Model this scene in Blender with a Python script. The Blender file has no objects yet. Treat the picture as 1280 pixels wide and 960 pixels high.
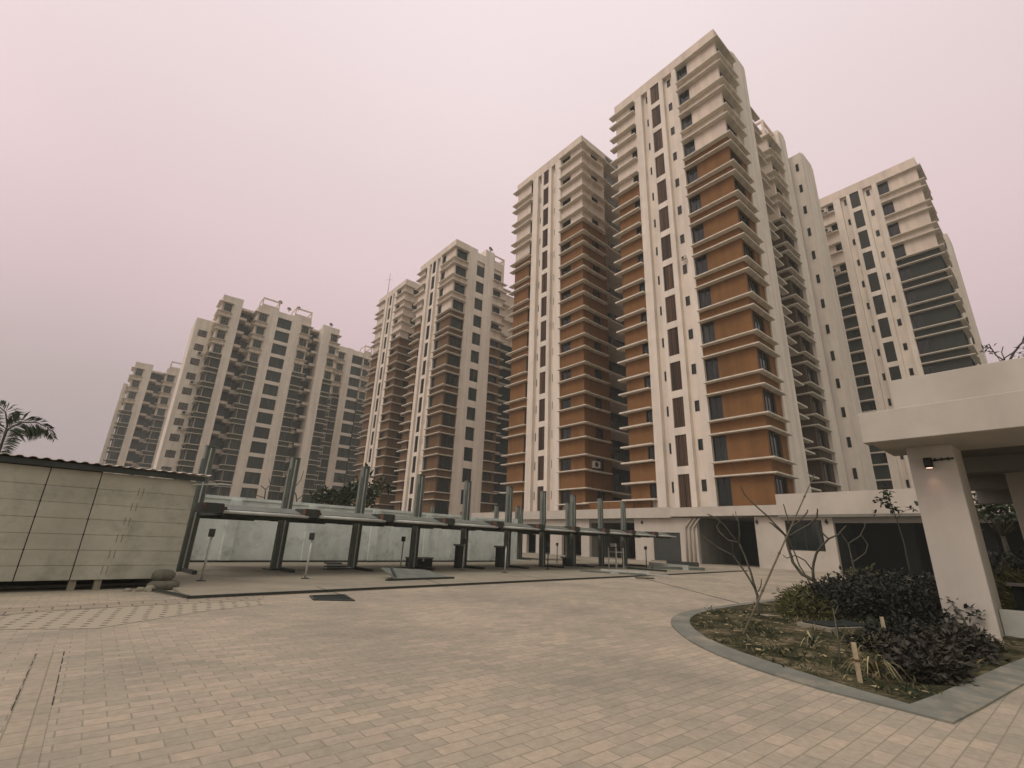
import bpy, bmesh, math, random
from mathutils import Vector, Matrix
random.seed(7)
SC = bpy.context.scene
COL = SC.collection
R = math.radians

# ------------------------------------------------------------------ camera
EYE = Vector((0.0, 0.0, 1.3))
ROT = Matrix(((0.761, -0.232, -0.606), (-0.648, -0.217, -0.730), (0.038, 0.948, -0.315)))
fx = ROT.col[0].normalized(); fz = ROT.col[2].normalized(); fy = fz.cross(fx).normalized(); fx = fy.cross(fz)
ROT = Matrix((fx, fy, fz)).transposed()
cam = bpy.data.cameras.new('camera')
cam.sensor_width = 36.0; cam.lens = 591.0/1280*36.0
cam.clip_start = 0.05; cam.clip_end = 3000
camo = bpy.data.objects.new('camera', cam)
camo.matrix_world = Matrix.Translation(EYE) @ ROT.to_4x4()
COL.objects.link(camo); SC.camera = camo

# ------------------------------------------------------------------ world: pale overcast deck over a thin clear sky
SUN_EL, SUN_AZ = 50.0, 268.0          # azimuth: clockwise from +Y
world = bpy.data.worlds.new('World'); SC.world = world; world.use_nodes = True
nt = world.node_tree; nt.nodes.clear()
out = nt.nodes.new('ShaderNodeOutputWorld')
sky = nt.nodes.new('ShaderNodeTexSky'); sky.sky_type = 'NISHITA'; sky.sun_disc = False
sky.sun_elevation = R(SUN_EL); sky.sun_rotation = R(SUN_AZ); sky.dust_density = 8; sky.air_density = 1.5
bg1 = nt.nodes.new('ShaderNodeBackground'); bg1.inputs[1].default_value = 0.06
nt.links.new(sky.outputs[0], bg1.inputs[0])
tc = nt.nodes.new('ShaderNodeTexCoord'); sp = nt.nodes.new('ShaderNodeSeparateXYZ')
nt.links.new(tc.outputs['Generated'], sp.inputs[0])
rp = nt.nodes.new('ShaderNodeValToRGB'); nt.links.new(sp.outputs[2], rp.inputs[0])
els = rp.color_ramp.elements
els[0].position = 0.0; els[0].color = (0.44, 0.36, 0.36, 1)
els[1].position = 1.0; els[1].color = (1.0, 0.855, 0.845, 1)
for p, c in ((.13, (.50,.403,.405,1)), (.23, (.56,.45,.45,1)), (.36, (.70,.535,.555,1)), (.50, (.785,.61,.625,1)), (.64, (.82,.665,.675,1)), (.82, (.908,.77,.777,1))):
    e = els.new(p); e.color = c
cl = nt.nodes.new('ShaderNodeTexNoise'); cl.inputs['Scale'].default_value = 2.2; cl.inputs['Detail'].default_value = 3
nt.links.new(tc.outputs['Generated'], cl.inputs['Vector'])
mr = nt.nodes.new('ShaderNodeMapRange'); mr.inputs[3].default_value = 0.96; mr.inputs[4].default_value = 1.05
nt.links.new(cl.outputs[0], mr.inputs[0])
mx = nt.nodes.new('ShaderNodeMix'); mx.data_type = 'RGBA'; mx.blend_type = 'MULTIPLY'; mx.inputs[0].default_value = 1
nt.links.new(rp.outputs[0], mx.inputs[6]); nt.links.new(mr.outputs[0], mx.inputs[7])
def wmath(op, *a):
    n = nt.nodes.new('ShaderNodeMath'); n.operation = op; n.use_clamp = False
    for i, v in enumerate(a):
        if isinstance(v, (int, float)): n.inputs[i].default_value = v
        else: nt.links.new(v, n.inputs[i])
    return n.outputs[0]
def wrange(v, a, b, c, d):
    n = nt.nodes.new('ShaderNodeMapRange'); n.interpolation_type = 'SMOOTHSTEP'
    for i, x in enumerate((a, b, c, d)): n.inputs[i+1].default_value = x
    nt.links.new(v, n.inputs[0]); return n.outputs[0]
# unseen sky shaped to light the walls: brightened toward the western sun, green-dimmed southward
so = nt.nodes.new('ShaderNodeMix'); so.data_type = 'RGBA'; so.inputs[6].default_value = (.76, .88, .78, 1); so.inputs[7].default_value = (1, 1, 1, 1)
nt.links.new(wrange(sp.outputs[1], -.7, .03, 0, 1), so.inputs[0])
we = nt.nodes.new('ShaderNodeMix'); we.data_type = 'RGBA'; we.blend_type = 'MULTIPLY'; we.inputs[0].default_value = 1
nt.links.new(so.outputs[2], we.inputs[6]); nt.links.new(wrange(sp.outputs[0], -.9, -.05, 1.6, 1.0), we.inputs[7]); wx = we.outputs[2]
mx2 = nt.nodes.new('ShaderNodeMix'); mx2.data_type = 'RGBA'; mx2.blend_type = 'MULTIPLY'; mx2.inputs[0].default_value = 1
nt.links.new(mx.outputs[2], mx2.inputs[6]); nt.links.new(wx, mx2.inputs[7]); mx = mx2
bg2 = nt.nodes.new('ShaderNodeBackground'); bg2.inputs[1].default_value = 1.05
nt.links.new(mx.outputs[2], bg2.inputs[0])
ms = nt.nodes.new('ShaderNodeMixShader'); ms.inputs[0].default_value = 0.95
nt.links.new(bg1.outputs[0], ms.inputs[1]); nt.links.new(bg2.outputs[0], ms.inputs[2])
nt.links.new(ms.outputs[0], out.inputs[0])

sun = bpy.data.lights.new('sun', 'SUN'); sun.energy = 0.85; sun.angle = R(25); sun.color = (1.0, 0.95, 0.80)
suno = bpy.data.objects.new('sun', sun); COL.objects.link(suno)
sd = Vector((math.sin(R(SUN_AZ))*math.cos(R(SUN_EL)), math.cos(R(SUN_AZ))*math.cos(R(SUN_EL)), math.sin(R(SUN_EL))))
suno.rotation_euler = sd.to_track_quat('Z', 'Y').to_euler()

SC.view_settings.view_transform = 'Standard'; SC.view_settings.look = 'None'
SC.view_settings.exposure = 0.05; SC.view_settings.gamma = 1.0; SC.view_settings.use_curve_mapping = False
SC.cycles.volume_bounces = 0; SC.cycles.max_bounces = 6; SC.cycles.use_denoising = True

# ------------------------------------------------------------------ helpers
def ray(px, py):
    return ROT @ Vector((px-640.0, -(py-480.0), -591.0))
def on_ground(px, py, z=0.0):
    r = ray(px, py); return EYE + r*((z-EYE.z)/r.z)
def at_dist(px, py, d):
    """the place seen at (px, py) of the photograph, d metres away horizontally"""
    r = ray(px, py); return EYE + r*(d/math.hypot(r.x, r.y))

class MB:
    def __init__(s): s.v = []; s.f = []; s.m = []; s.sm = []
    def quadface(s, pts, mat=0):
        b = len(s.v); s.v += [tuple(p) for p in pts]; s.f.append(tuple(range(b, b+len(pts)))); s.m.append(mat); s.sm.append(False)
    def box(s, x0, x1, y0, y1, z0, z1, mat=0):
        b = len(s.v)
        s.v += [(x0,y0,z0),(x1,y0,z0),(x1,y1,z0),(x0,y1,z0),(x0,y0,z1),(x1,y0,z1),(x1,y1,z1),(x0,y1,z1)]
        for f in ((0,3,2,1),(4,5,6,7),(0,1,5,4),(1,2,6,5),(2,3,7,6),(3,0,4,7)):
            s.f.append(tuple(b+i for i in f)); s.m.append(mat); s.sm.append(False)
        return s
    def prism(s, poly, z0, z1, mat=0, topmat=None):
        n = len(poly); b = len(s.v)
        s.v += [(p[0],p[1],z0) for p in poly] + [(p[0],p[1],z1) for p in poly]
        s.f.append(tuple(b+i for i in reversed(range(n)))); s.m.append(mat); s.sm.append(False)
        s.f.append(tuple(b+n+i for i in range(n))); s.m.append(mat if topmat is None else topmat); s.sm.append(False)
        for i in range(n):
            j = (i+1) % n
            s.f.append((b+i, b+j, b+n+j, b+n+i)); s.m.append(mat); s.sm.append(False)
        return s
    def tube(s, pts, rad, n=6, mat=0, cap=True):
        pts = [Vector(p) for p in pts]
        if not isinstance(rad, (list, tuple)): rad = [rad]*len(pts)
        b = len(s.v); up = None
        for i, p in enumerate(pts):
            t = (pts[min(i+1, len(pts)-1)] - pts[max(i-1, 0)]).normalized()
            if up is None:
                up = Vector((0, 0, 1)) if abs(t.z) < 0.9 else Vector((1, 0, 0))
            a = t.cross(up).normalized(); up = a.cross(t).normalized()
            for k in range(n):
                w = 2*math.pi*k/n
                s.v.append(tuple(p + (a*math.cos(w) + up*math.sin(w))*rad[i]))
        for i in range(len(pts)-1):
            for k in range(n):
                k2 = (k+1) % n
                s.f.append((b+i*n+k, b+i*n+k2, b+(i+1)*n+k2, b+(i+1)*n+k)); s.m.append(mat); s.sm.append(True)
        if cap:
            s.f.append(tuple(b+k for k in reversed(range(n)))); s.m.append(mat); s.sm.append(False)
            e = b+(len(pts)-1)*n
            s.f.append(tuple(e+k for k in range(n))); s.m.append(mat); s.sm.append(False)
        return s
    def beam(s, p, q, w, h, mat=0):
        """a bar of section w (sideways) x h (up) from p to q"""
        p = Vector(p); q = Vector(q); t = (q-p).normalized()
        up = Vector((0,0,1)) if abs(t.z) < .95 else Vector((0,1,0))
        a = t.cross(up).normalized()*(w/2); c = a.cross(t).normalized()*(h/2)
        b = len(s.v)
        for e in (p, q):
            s.v += [tuple(e-a-c), tuple(e+a-c), tuple(e+a+c), tuple(e-a+c)]
        for f in ((0,1,2,3),(7,6,5,4),(0,4,5,1),(1,5,6,2),(2,6,7,3),(3,7,4,0)):
            s.f.append(tuple(b+i for i in f)); s.m.append(mat); s.sm.append(False)
        return s
    def mesh(s, name, mats):
        me = bpy.data.meshes.new(name); me.from_pydata(s.v, [], s.f)
        for m in mats: me.materials.append(m)
        me.polygons.foreach_set('material_index', s.m)
        me.polygons.foreach_set('use_smooth', s.sm)
        me.update(); return me

def put(name, me, parent=None, loc=(0,0,0), rz=0.0):
    o = bpy.data.objects.new(name, me); COL.objects.link(o)
    o.location = loc; o.rotation_euler = (0, 0, rz)
    if parent is not None: o.parent = parent
    return o
def thing(name, label, cat, loc=(0,0,0), rz=0.0, group=None, me=None):
    o = put(name, me, None, loc, rz); o['label'] = label; o['category'] = cat
    if group: o['group'] = group
    return o
def struct(name, me, loc=(0,0,0), rz=0.0):
    o = put(name, me, None, loc, rz); o['kind'] = 'structure'; return o
def soften(o, w=0.01, seg=2):
    m = o.modifiers.new('bevel', 'BEVEL'); m.width = w; m.segments = seg; m.limit_method = 'ANGLE'; return o

# ------------------------------------------------------------------ materials
def mat(name, col, rough=0.85, var=0.12, scale=1.2, streak=0.0, bump=0.0, bscale=40.0, spec=0.3, metal=0.0, rnd=0.0, stain=None, stain_amt=0.0, stain_scale=0.6):
    m = bpy.data.materials.new(name); m.use_nodes = True
    t = m.node_tree; N = t.nodes; L = t.links
    b = N['Principled BSDF']
    b.inputs['Roughness'].default_value = rough; b.inputs['Metallic'].default_value = metal
    b.inputs['Specular IOR Level'].default_value = spec
    tcn = N.new('ShaderNodeTexCoord')
    n1 = N.new('ShaderNodeTexNoise'); n1.inputs['Scale'].default_value = scale; n1.inputs['Detail'].default_value = 6; n1.inputs['Roughness'].default_value = .65
    L.new(tcn.outputs['Object'], n1.inputs['Vector'])
    r1 = N.new('ShaderNodeMapRange'); r1.inputs[1].default_value = .3; r1.inputs[2].default_value = .7
    r1.inputs[3].default_value = 1-var; r1.inputs[4].default_value = 1+var
    L.new(n1.outputs[0], r1.inputs[0])
    fac = r1.outputs[0]
    if streak:
        mp = N.new('ShaderNodeMapping'); mp.inputs['Scale'].default_value = (.8, .8, 0.05)
        L.new(tcn.outputs['Object'], mp.inputs[0])
        n2 = N.new('ShaderNodeTexNoise'); n2.inputs['Scale'].default_value = 1.5; n2.inputs['Detail'].default_value = 5
        L.new(mp.outputs[0], n2.inputs['Vector'])
        r2 = N.new('ShaderNodeMapRange'); r2.inputs[1].default_value = .38; r2.inputs[2].default_value = .72
        r2.inputs[3].default_value = 1; r2.inputs[4].default_value = 1-streak
        L.new(n2.outputs[0], r2.inputs[0])
        mu = N.new('ShaderNodeMath'); mu.operation = 'MULTIPLY'; L.new(fac, mu.inputs[0]); L.new(r2.outputs[0], mu.inputs[1]); fac = mu.outputs[0]
    if rnd:
        oi = N.new('ShaderNodeObjectInfo')
        r3 = N.new('ShaderNodeMapRange'); r3.inputs[3].default_value = 1-rnd; r3.inputs[4].default_value = 1+rnd
        L.new(oi.outputs['Random'], r3.inputs[0])
        mu = N.new('ShaderNodeMath'); mu.operation = 'MULTIPLY'; L.new(fac, mu.inputs[0]); L.new(r3.outputs[0], mu.inputs[1]); fac = mu.outputs[0]
    mixn = N.new('ShaderNodeMix'); mixn.data_type = 'RGBA'; mixn.blend_type = 'MULTIPLY'; mixn.inputs[0].default_value = 1
    mixn.inputs[6].default_value = (*col, 1); L.new(fac, mixn.inputs[7])
    cout = mixn.outputs[2]
    if stain:
        n4 = N.new('ShaderNodeTexNoise'); n4.inputs['Scale'].default_value = stain_scale; n4.inputs['Detail'].default_value = 8; n4.inputs['Roughness'].default_value = .7
        L.new(tcn.outputs['Object'], n4.inputs['Vector'])
        r4 = N.new('ShaderNodeMapRange'); r4.inputs[1].default_value = .5; r4.inputs[2].default_value = .72; r4.inputs[4].default_value = stain_amt
        L.new(n4.outputs[0], r4.inputs[0])
        mm = N.new('ShaderNodeMix'); mm.data_type = 'RGBA'; L.new(r4.outputs[0], mm.inputs[0]); L.new(cout, mm.inputs[6]); mm.inputs[7].default_value = (*stain, 1)
        cout = mm.outputs[2]
    L.new(cout, b.inputs['Base Color'])
    if bump:
        n3 = N.new('ShaderNodeTexNoise'); n3.inputs['Scale'].default_value = bscale; n3.inputs['Detail'].default_value = 4
        L.new(tcn.outputs['Object'], n3.inputs['Vector'])
        bp = N.new('ShaderNodeBump'); bp.inputs['Strength'].default_value = bump; bp.inputs['Distance'].default_value = .02
        L.new(n3.outputs[0], bp.inputs['Height']); L.new(bp.outputs[0], b.inputs['Normal'])
    return m

WHITE  = mat('white_paint', (.755,.675,.575), var=.07, scale=.5, streak=.2)
PODW   = mat('podium_paint', (.52,.475,.405), var=.06, scale=.4, streak=.10, stain=(.33,.31,.26), stain_amt=.5, stain_scale=.35)
BEIGE  = mat('beige_paint', (.68,.58,.48), var=.08, scale=.5, streak=.2)
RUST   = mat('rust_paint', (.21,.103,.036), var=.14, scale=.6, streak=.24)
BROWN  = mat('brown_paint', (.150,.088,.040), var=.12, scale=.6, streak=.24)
SHADED_RUST  = mat('shaded_rust_paint', (.075,.050,.030), var=.1, scale=.6, streak=.15)  # rust paint darkened: the shade on bay and wing is put into the colour
CHAR   = mat('charcoal_paint', (.036,.040,.034), var=.1, scale=.6, streak=.15)
OLIVE  = mat('olive_paint', (.060,.062,.044), var=.1, scale=.6, streak=.15)
LEDGE  = mat('ledge_paint', (.66,.60,.50), var=.08, scale=1.5, streak=.2)
FRAME  = mat('window_frame', (.028,.026,.022), rough=.5, var=.05)
LFRAME = mat('pale_frame', (.30,.27,.22), rough=.6, var=.05)
def glass(name, c1, c2, rough=.12, curtain=(.22,.19,.15), amt=.28, spec=.35):
    m = bpy.data.materials.new(name); m.use_nodes = True; t = m.node_tree; N = t.nodes; L = t.links
    b = N['Principled BSDF']; b.inputs['Roughness'].default_value = rough; b.inputs['Specular IOR Level'].default_value = spec
    oi = N.new('ShaderNodeObjectInfo'); cr = N.new('ShaderNodeValToRGB'); cr.color_ramp.interpolation = 'CONSTANT'
    cr.color_ramp.elements[0].color = (*c1, 1); e = cr.color_ramp.elements[1]; e.position = .5; e.color = (*c2, 1)
    e = cr.color_ramp.elements.new(1-amt); e.color = (c1[0]*1.6, c1[1]*1.6, c1[2]*1.6, 1)
    L.new(oi.outputs['Random'], cr.inputs[0])
    tcn = N.new('ShaderNodeTexCoord'); mp = N.new('ShaderNodeMapping'); mp.inputs['Scale'].default_value = (3.2, 1, .35)
    L.new(tcn.outputs['Object'], mp.inputs[0])
    ad = N.new('ShaderNodeVectorMath'); ad.operation = 'ADD'; L.new(mp.outputs[0], ad.inputs[0]); L.new(oi.outputs['Location'], ad.inputs[1])
    n = N.new('ShaderNodeTexNoise'); n.inputs['Scale'].default_value = .7; n.inputs['Detail'].default_value = 3; L.new(ad.outputs[0], n.inputs['Vector'])
    r = N.new('ShaderNodeMapRange'); r.inputs[1].default_value = .56; r.inputs[2].default_value = .66; r.inputs[4].default_value = .55; L.new(n.outputs[0], r.inputs[0])
    mm = N.new('ShaderNodeMix'); mm.data_type = 'RGBA'; L.new(r.outputs[0], mm.inputs[0]); L.new(cr.outputs[0], mm.inputs[6]); mm.inputs[7].default_value = (*curtain, 1)
    L.new(mm.outputs[2], b.inputs['Base Color'])
    return m
GLASS  = glass('dark_glass', (.006,.011,.009), (.011,.016,.013), curtain=(.07,.07,.055))
FGLASS = glass('balcony_glass', (.012,.020,.015), (.024,.034,.026), rough=.25, curtain=(.13,.12,.09))
DARK   = mat('dark_room', (.012,.018,.015), var=.2, scale=.4)  # near black; on recess walls it puts the shade into the colour
SLATM  = bpy.data.materials.new('brown_screen'); SLATM.use_nodes = True
_t = SLATM.node_tree; _b = _t.nodes['Principled BSDF']; _b.inputs['Roughness'].default_value = .7
_c = _t.nodes.new('ShaderNodeTexCoord'); _oi = _t.nodes.new('ShaderNodeObjectInfo')
_m = _t.nodes.new('ShaderNodeMapping'); _m.inputs['Scale'].default_value = (9, 1, .02); _t.links.new(_c.outputs['Object'], _m.inputs[0])
_a = _t.nodes.new('ShaderNodeVectorMath'); _a.operation = 'ADD'; _t.links.new(_m.outputs[0], _a.inputs[0]); _t.links.new(_oi.outputs['Location'], _a.inputs[1])
_n = _t.nodes.new('ShaderNodeTexNoise'); _n.inputs['Scale'].default_value = 1.1; _n.inputs['Detail'].default_value = 3; _t.links.new(_a.outputs[0], _n.inputs['Vector'])
_r = _t.nodes.new('ShaderNodeValToRGB'); _t.links.new(_n.outputs[0], _r.inputs[0])
_r.color_ramp.elements[0].position = .4; _r.color_ramp.elements[0].color = (.022,.013,.008,1)
_r.color_ramp.elements[1].position = .68; _r.color_ramp.elements[1].color = (.16,.085,.042,1)
_t.links.new(_r.outputs[0], _b.inputs['Base Color'])

DSLAT = mat('dark_screen', (.022,.023,.017), rough=.5, var=.3, scale=2)
# ------------------------------------------------------------------ haze
hz = bpy.data.materials.new('haze'); hz.use_nodes = True; hn = hz.node_tree; hn.nodes.clear()
ho = hn.nodes.new('ShaderNodeOutputMaterial'); pv = hn.nodes.new('ShaderNodeVolumePrincipled')
pv.inputs['Color'].default_value = (.82,.86,.80,1); pv.inputs['Density'].default_value = 0.0011
hn.links.new(pv.outputs[0], ho.inputs['Volume'])
o = put('haze', MB().box(-270,330,-120,420,-1.0,70).mesh('haze', [hz])); o['kind'] = 'stuff'

# ------------------------------------------------------------------ ground
def brick_mat(name, c1, c2, mortar, bw, rh, msize, ang=0.0, stain=(.20,.19,.16)):
    m = bpy.data.materials.new(name); m.use_nodes = True; t = m.node_tree; N = t.nodes; L = t.links
    b = N['Principled BSDF']; b.inputs['Roughness'].default_value = .85; b.inputs['Specular IOR Level'].default_value = .25
    tcn = N.new('ShaderNodeTexCoord')
    nz = N.new('ShaderNodeTexNoise'); nz.inputs['Scale'].default_value = 2.0; nz.inputs['Detail'].default_value = 2; L.new(tcn.outputs['Object'], nz.inputs['Vector'])
    vs = N.new('ShaderNodeVectorMath'); vs.operation = 'SCALE'; vs.inputs['Scale'].default_value = .008; L.new(nz.outputs['Color'], vs.inputs[0])
    va = N.new('ShaderNodeVectorMath'); L.new(tcn.outputs['Object'], va.inputs[0]); L.new(vs.outputs[0], va.inputs[1])
    mp = N.new('ShaderNodeMapping'); mp.inputs['Rotation'].default_value = (0,0,ang); L.new(va.outputs[0], mp.inputs[0])
    br = N.new('ShaderNodeTexBrick'); L.new(mp.outputs[0], br.inputs['Vector'])
    br.inputs['Color1'].default_value = (*c1,1); br.inputs['Color2'].default_value = (*c2,1); br.inputs['Mortar'].default_value = (*mortar,1)
    br.inputs['Scale'].default_value = 1; br.inputs['Mortar Size'].default_value = msize; br.inputs['Brick Width'].default_value = bw; br.inputs['Row Height'].default_value = rh
    br.inputs['Mortar Smooth'].default_value = .5; br.inputs['Bias'].default_value = -.1
    n1 = N.new('ShaderNodeTexNoise'); n1.inputs['Scale'].default_value = .45; n1.inputs['Detail'].default_value = 7; n1.inputs['Roughness'].default_value = .6; L.new(tcn.outputs['Object'], n1.inputs['Vector'])
    r1 = N.new('ShaderNodeMapRange'); r1.inputs[1].default_value = .42; r1.inputs[2].default_value = .72; r1.inputs[4].default_value = .7; L.new(n1.outputs[0], r1.inputs[0])
    m1 = N.new('ShaderNodeMix'); m1.data_type = 'RGBA'; L.new(r1.outputs[0], m1.inputs[0]); L.new(br.outputs[0], m1.inputs[6]); m1.inputs[7].default_value = (*stain,1)
    n2 = N.new('ShaderNodeTexNoise'); n2.inputs['Scale'].default_value = 14; n2.inputs['Detail'].default_value = 6; n2.inputs['Roughness'].default_value = .7; L.new(tcn.outputs['Object'], n2.inputs['Vector'])
    r2 = N.new('ShaderNodeMapRange'); r2.inputs[1].default_value = .3; r2.inputs[2].default_value = .7; r2.inputs[3].default_value = .85; r2.inputs[4].default_value = 1.12; L.new(n2.outputs[0], r2.inputs[0])
    m2 = N.new('ShaderNodeMix'); m2.data_type = 'RGBA'; m2.blend_type = 'MULTIPLY'; m2.inputs[0].default_value = 1; L.new(m1.outputs[2], m2.inputs[6]); L.new(r2.outputs[0], m2.inputs[7])
    L.new(m2.outputs[2], b.inputs['Base Color'])
    iv = N.new('ShaderNodeMath'); iv.operation = 'MULTIPLY_ADD'; iv.inputs[1].default_value = -1; L.new(br.outputs['Fac'], iv.inputs[0])
    mm = N.new('ShaderNodeMath'); mm.operation = 'MULTIPLY'; mm.inputs[1].default_value = .3; L.new(n2.outputs[0], mm.inputs[0]); L.new(mm.outputs[0], iv.inputs[2])
    bp = N.new('ShaderNodeBump'); bp.inputs['Strength'].default_value = .5; bp.inputs['Distance'].default_value = .008; L.new(iv.outputs[0], bp.inputs['Height']); L.new(bp.outputs[0], b.inputs['Normal'])
    return m
SOIL_FAR = mat('bare_earth', (.17,.14,.10), var=.25, scale=.2)
PAVE = brick_mat('concrete_pavers', (.43,.362,.275), (.318,.292,.222), (.27,.246,.18), .27, .135, .006)
CONC = mat('concrete', (.27,.245,.185), var=.14, scale=.8, stain=(.15,.14,.115), stain_amt=.6, stain_scale=.5, bump=.15)
KERB = mat('kerb_concrete', (.165,.172,.145), var=.2, scale=2.5, stain=(.33,.295,.22), stain_amt=.9, stain_scale=1.6, bump=.2)
struct('ground', MB().box(-260,320,-110,410,-.5,-.012).mesh('ground', [SOIL_FAR]))
m = MB(); m.quadface([(-40,-30,0),(48.2,-30,0),(48.2,30,0),(-40,30,0)]); struct('paving', m.mesh('paving', [PAVE]))
m = MB(); m.quadface([(20,30,0),(62,30,0),(62,62,0),(20,62,0)]); struct('back_yard_ground', m.mesh('back_yard_ground', [CONC]))
# frame along the parking lane: u along the row of lift posts, n away from the camera
TH = R(5.3); OU = Vector((2.4, 18.4, 0)); UU = Vector((math.cos(TH), math.sin(TH), 0)); NN = Vector((-math.sin(TH), math.cos(TH), 0))
def un(u, n, z=0.0): return OU + UU*u + NN*n + Vector((0,0,z))
lane = MB(); lane.prism([(-1.2,-4.9),(-1.3,-6.65),(31,-5.8),(31,8),(-16,8),(-16,-3.6),(-1.2,-3.6)], -.005, .05)
struct('parking_lane_slab', lane.mesh('parking_lane_slab', [CONC]), OU, TH)

# ------------------------------------------------------------------ towers
H = 3.86
def corner_ledge(wl, sl, o=.6, t=.12, mirror=False):
    b = MB()
    if wl > 0: b.box(-o, .3, -o, wl, -t, 0)
    if sl > 0: b.box(.3 if wl > 0 else 0, sl, -o, .3, -t, 0)
    return b
_cache = {}
def cached(key, fn):
    if key not in _cache: _cache[key] = fn()
    return _cache[key]
def window_meshes(w, h, glassm, framem, cols=2, fr=.07, rows=0):
    """frame (front at y=0, back at +y) and its pane, lower left corner at the origin, seen from -y"""
    def mk():
        b = MB(); d = .10
        b.box(0,fr,0,d,0,h).box(w-fr,w,0,d,0,h).box(fr,w-fr,0,d,0,fr).box(fr,w-fr,0,d,h-fr,h)
        for i in range(1, cols):
            x = w*i/cols; b.box(x-fr*.4, x+fr*.4, .01, d, fr, h-fr)
        if rows: b.box(fr, w-fr, .015, d, h*.7-.03, h*.7+.03)
        p = MB().box(fr, w-fr, .05, .07, fr, h-fr)
        return b.mesh('window', [framem]), p.mesh('pane', [glassm])
    return cached(('win', round(w,2), round(h,2), glassm.name, framem.name, cols, rows), mk)
def add_window(root, face, a0, a1, d, z0, z1, name='window', glassm=None, framem=None, cols=2, rows=0):
    glassm = glassm or GLASS; framem = framem or FRAME
    fm, pm = window_meshes(a1-a0, z1-z0, glassm, framem, cols, rows=rows)
    if face == 'W': o = put(name, fm, root, (d, a1, z0), -math.pi/2)
    elif face == 'E': o = put(name, fm, root, (d, a0, z0), math.pi/2)
    else: o = put(name, fm, root, (a0, d, z0), 0)
    put('pane', pm, o); return o
def add_spandrel(root, key, panel, ledge_lo, ledge_hi, mats, loc):
    """the closed band between two floors' windows with its two sunshade ledges"""
    me = cached(key + ('p',) + tuple(x.name for x in mats), lambda: panel().mesh('spandrel', mats))
    s = put('spandrel', me, root, loc)
    for dz, fn in ((0.0, ledge_lo), (ledge_hi[0], ledge_hi[1])):
        put('ledge', cached(key + ('l', dz), lambda: fn().mesh('ledge', [LEDGE])), s, (0,0,dz))
    return s
def screen_mesh(w, h, m=None):
    m = m or SLATM
    def mk():
        b = MB(); n = 7
        b.box(0, w, .06, .09, 0, h)
        for i in range(n):
            x = (i+.5)*w/n; b.box(x-.035, x+.035, 0, .06, 0, h)
        return b.mesh('stair_screen', [m])
    return cached(('screen', round(w,2), round(h,2), m.name), mk)

def stair_column(root, walls, y0, z0, ks, lo, w0, w1, top, m=None):
    """the white double pier with a screened stair opening on every floor (W face)"""
    b = MB(); b.box(-.15,.36, y0, y0+lo, z0, top); b.box(-.15,.36, y0+lo+(w1-w0), y0+lo+(w1-w0)+.47, z0, top)
    a0 = y0+lo; a1 = a0+(w1-w0)
    for k in ks:
        zt = 8.04+H*k; nb = zt+.76 if k < ks[-1] else top
        b.box(-.13,.36, a0, a1, zt, nb)
        put('stair_screen', screen_mesh(a1-a0, 3.1, m), root, (-.06, a1, zt-3.1), -math.pi/2)
    put('stair_pier', b.mesh('stair_pier', [WHITE]), root)

def bay_wall(b, W, S, x0, y0, wl, sl, zc, z0, z1, wsolid, ssolid):
    for (a,c) in wsolid:
        b.box(x0, x0+.36, y0+a, y0+c, z0, zc, 2); b.box(x0, x0+.36, y0+a, y0+c, zc, z1, 1)
    for (a,c) in ssolid:
        a = max(a, .36) if wsolid and wsolid[0][0] == 0 else a
        b.box(x0+a, x0+c, y0, y0+.36, z0, zc, 2); b.box(x0+a, x0+c, y0, y0+.36, zc, z1, 1)

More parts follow.
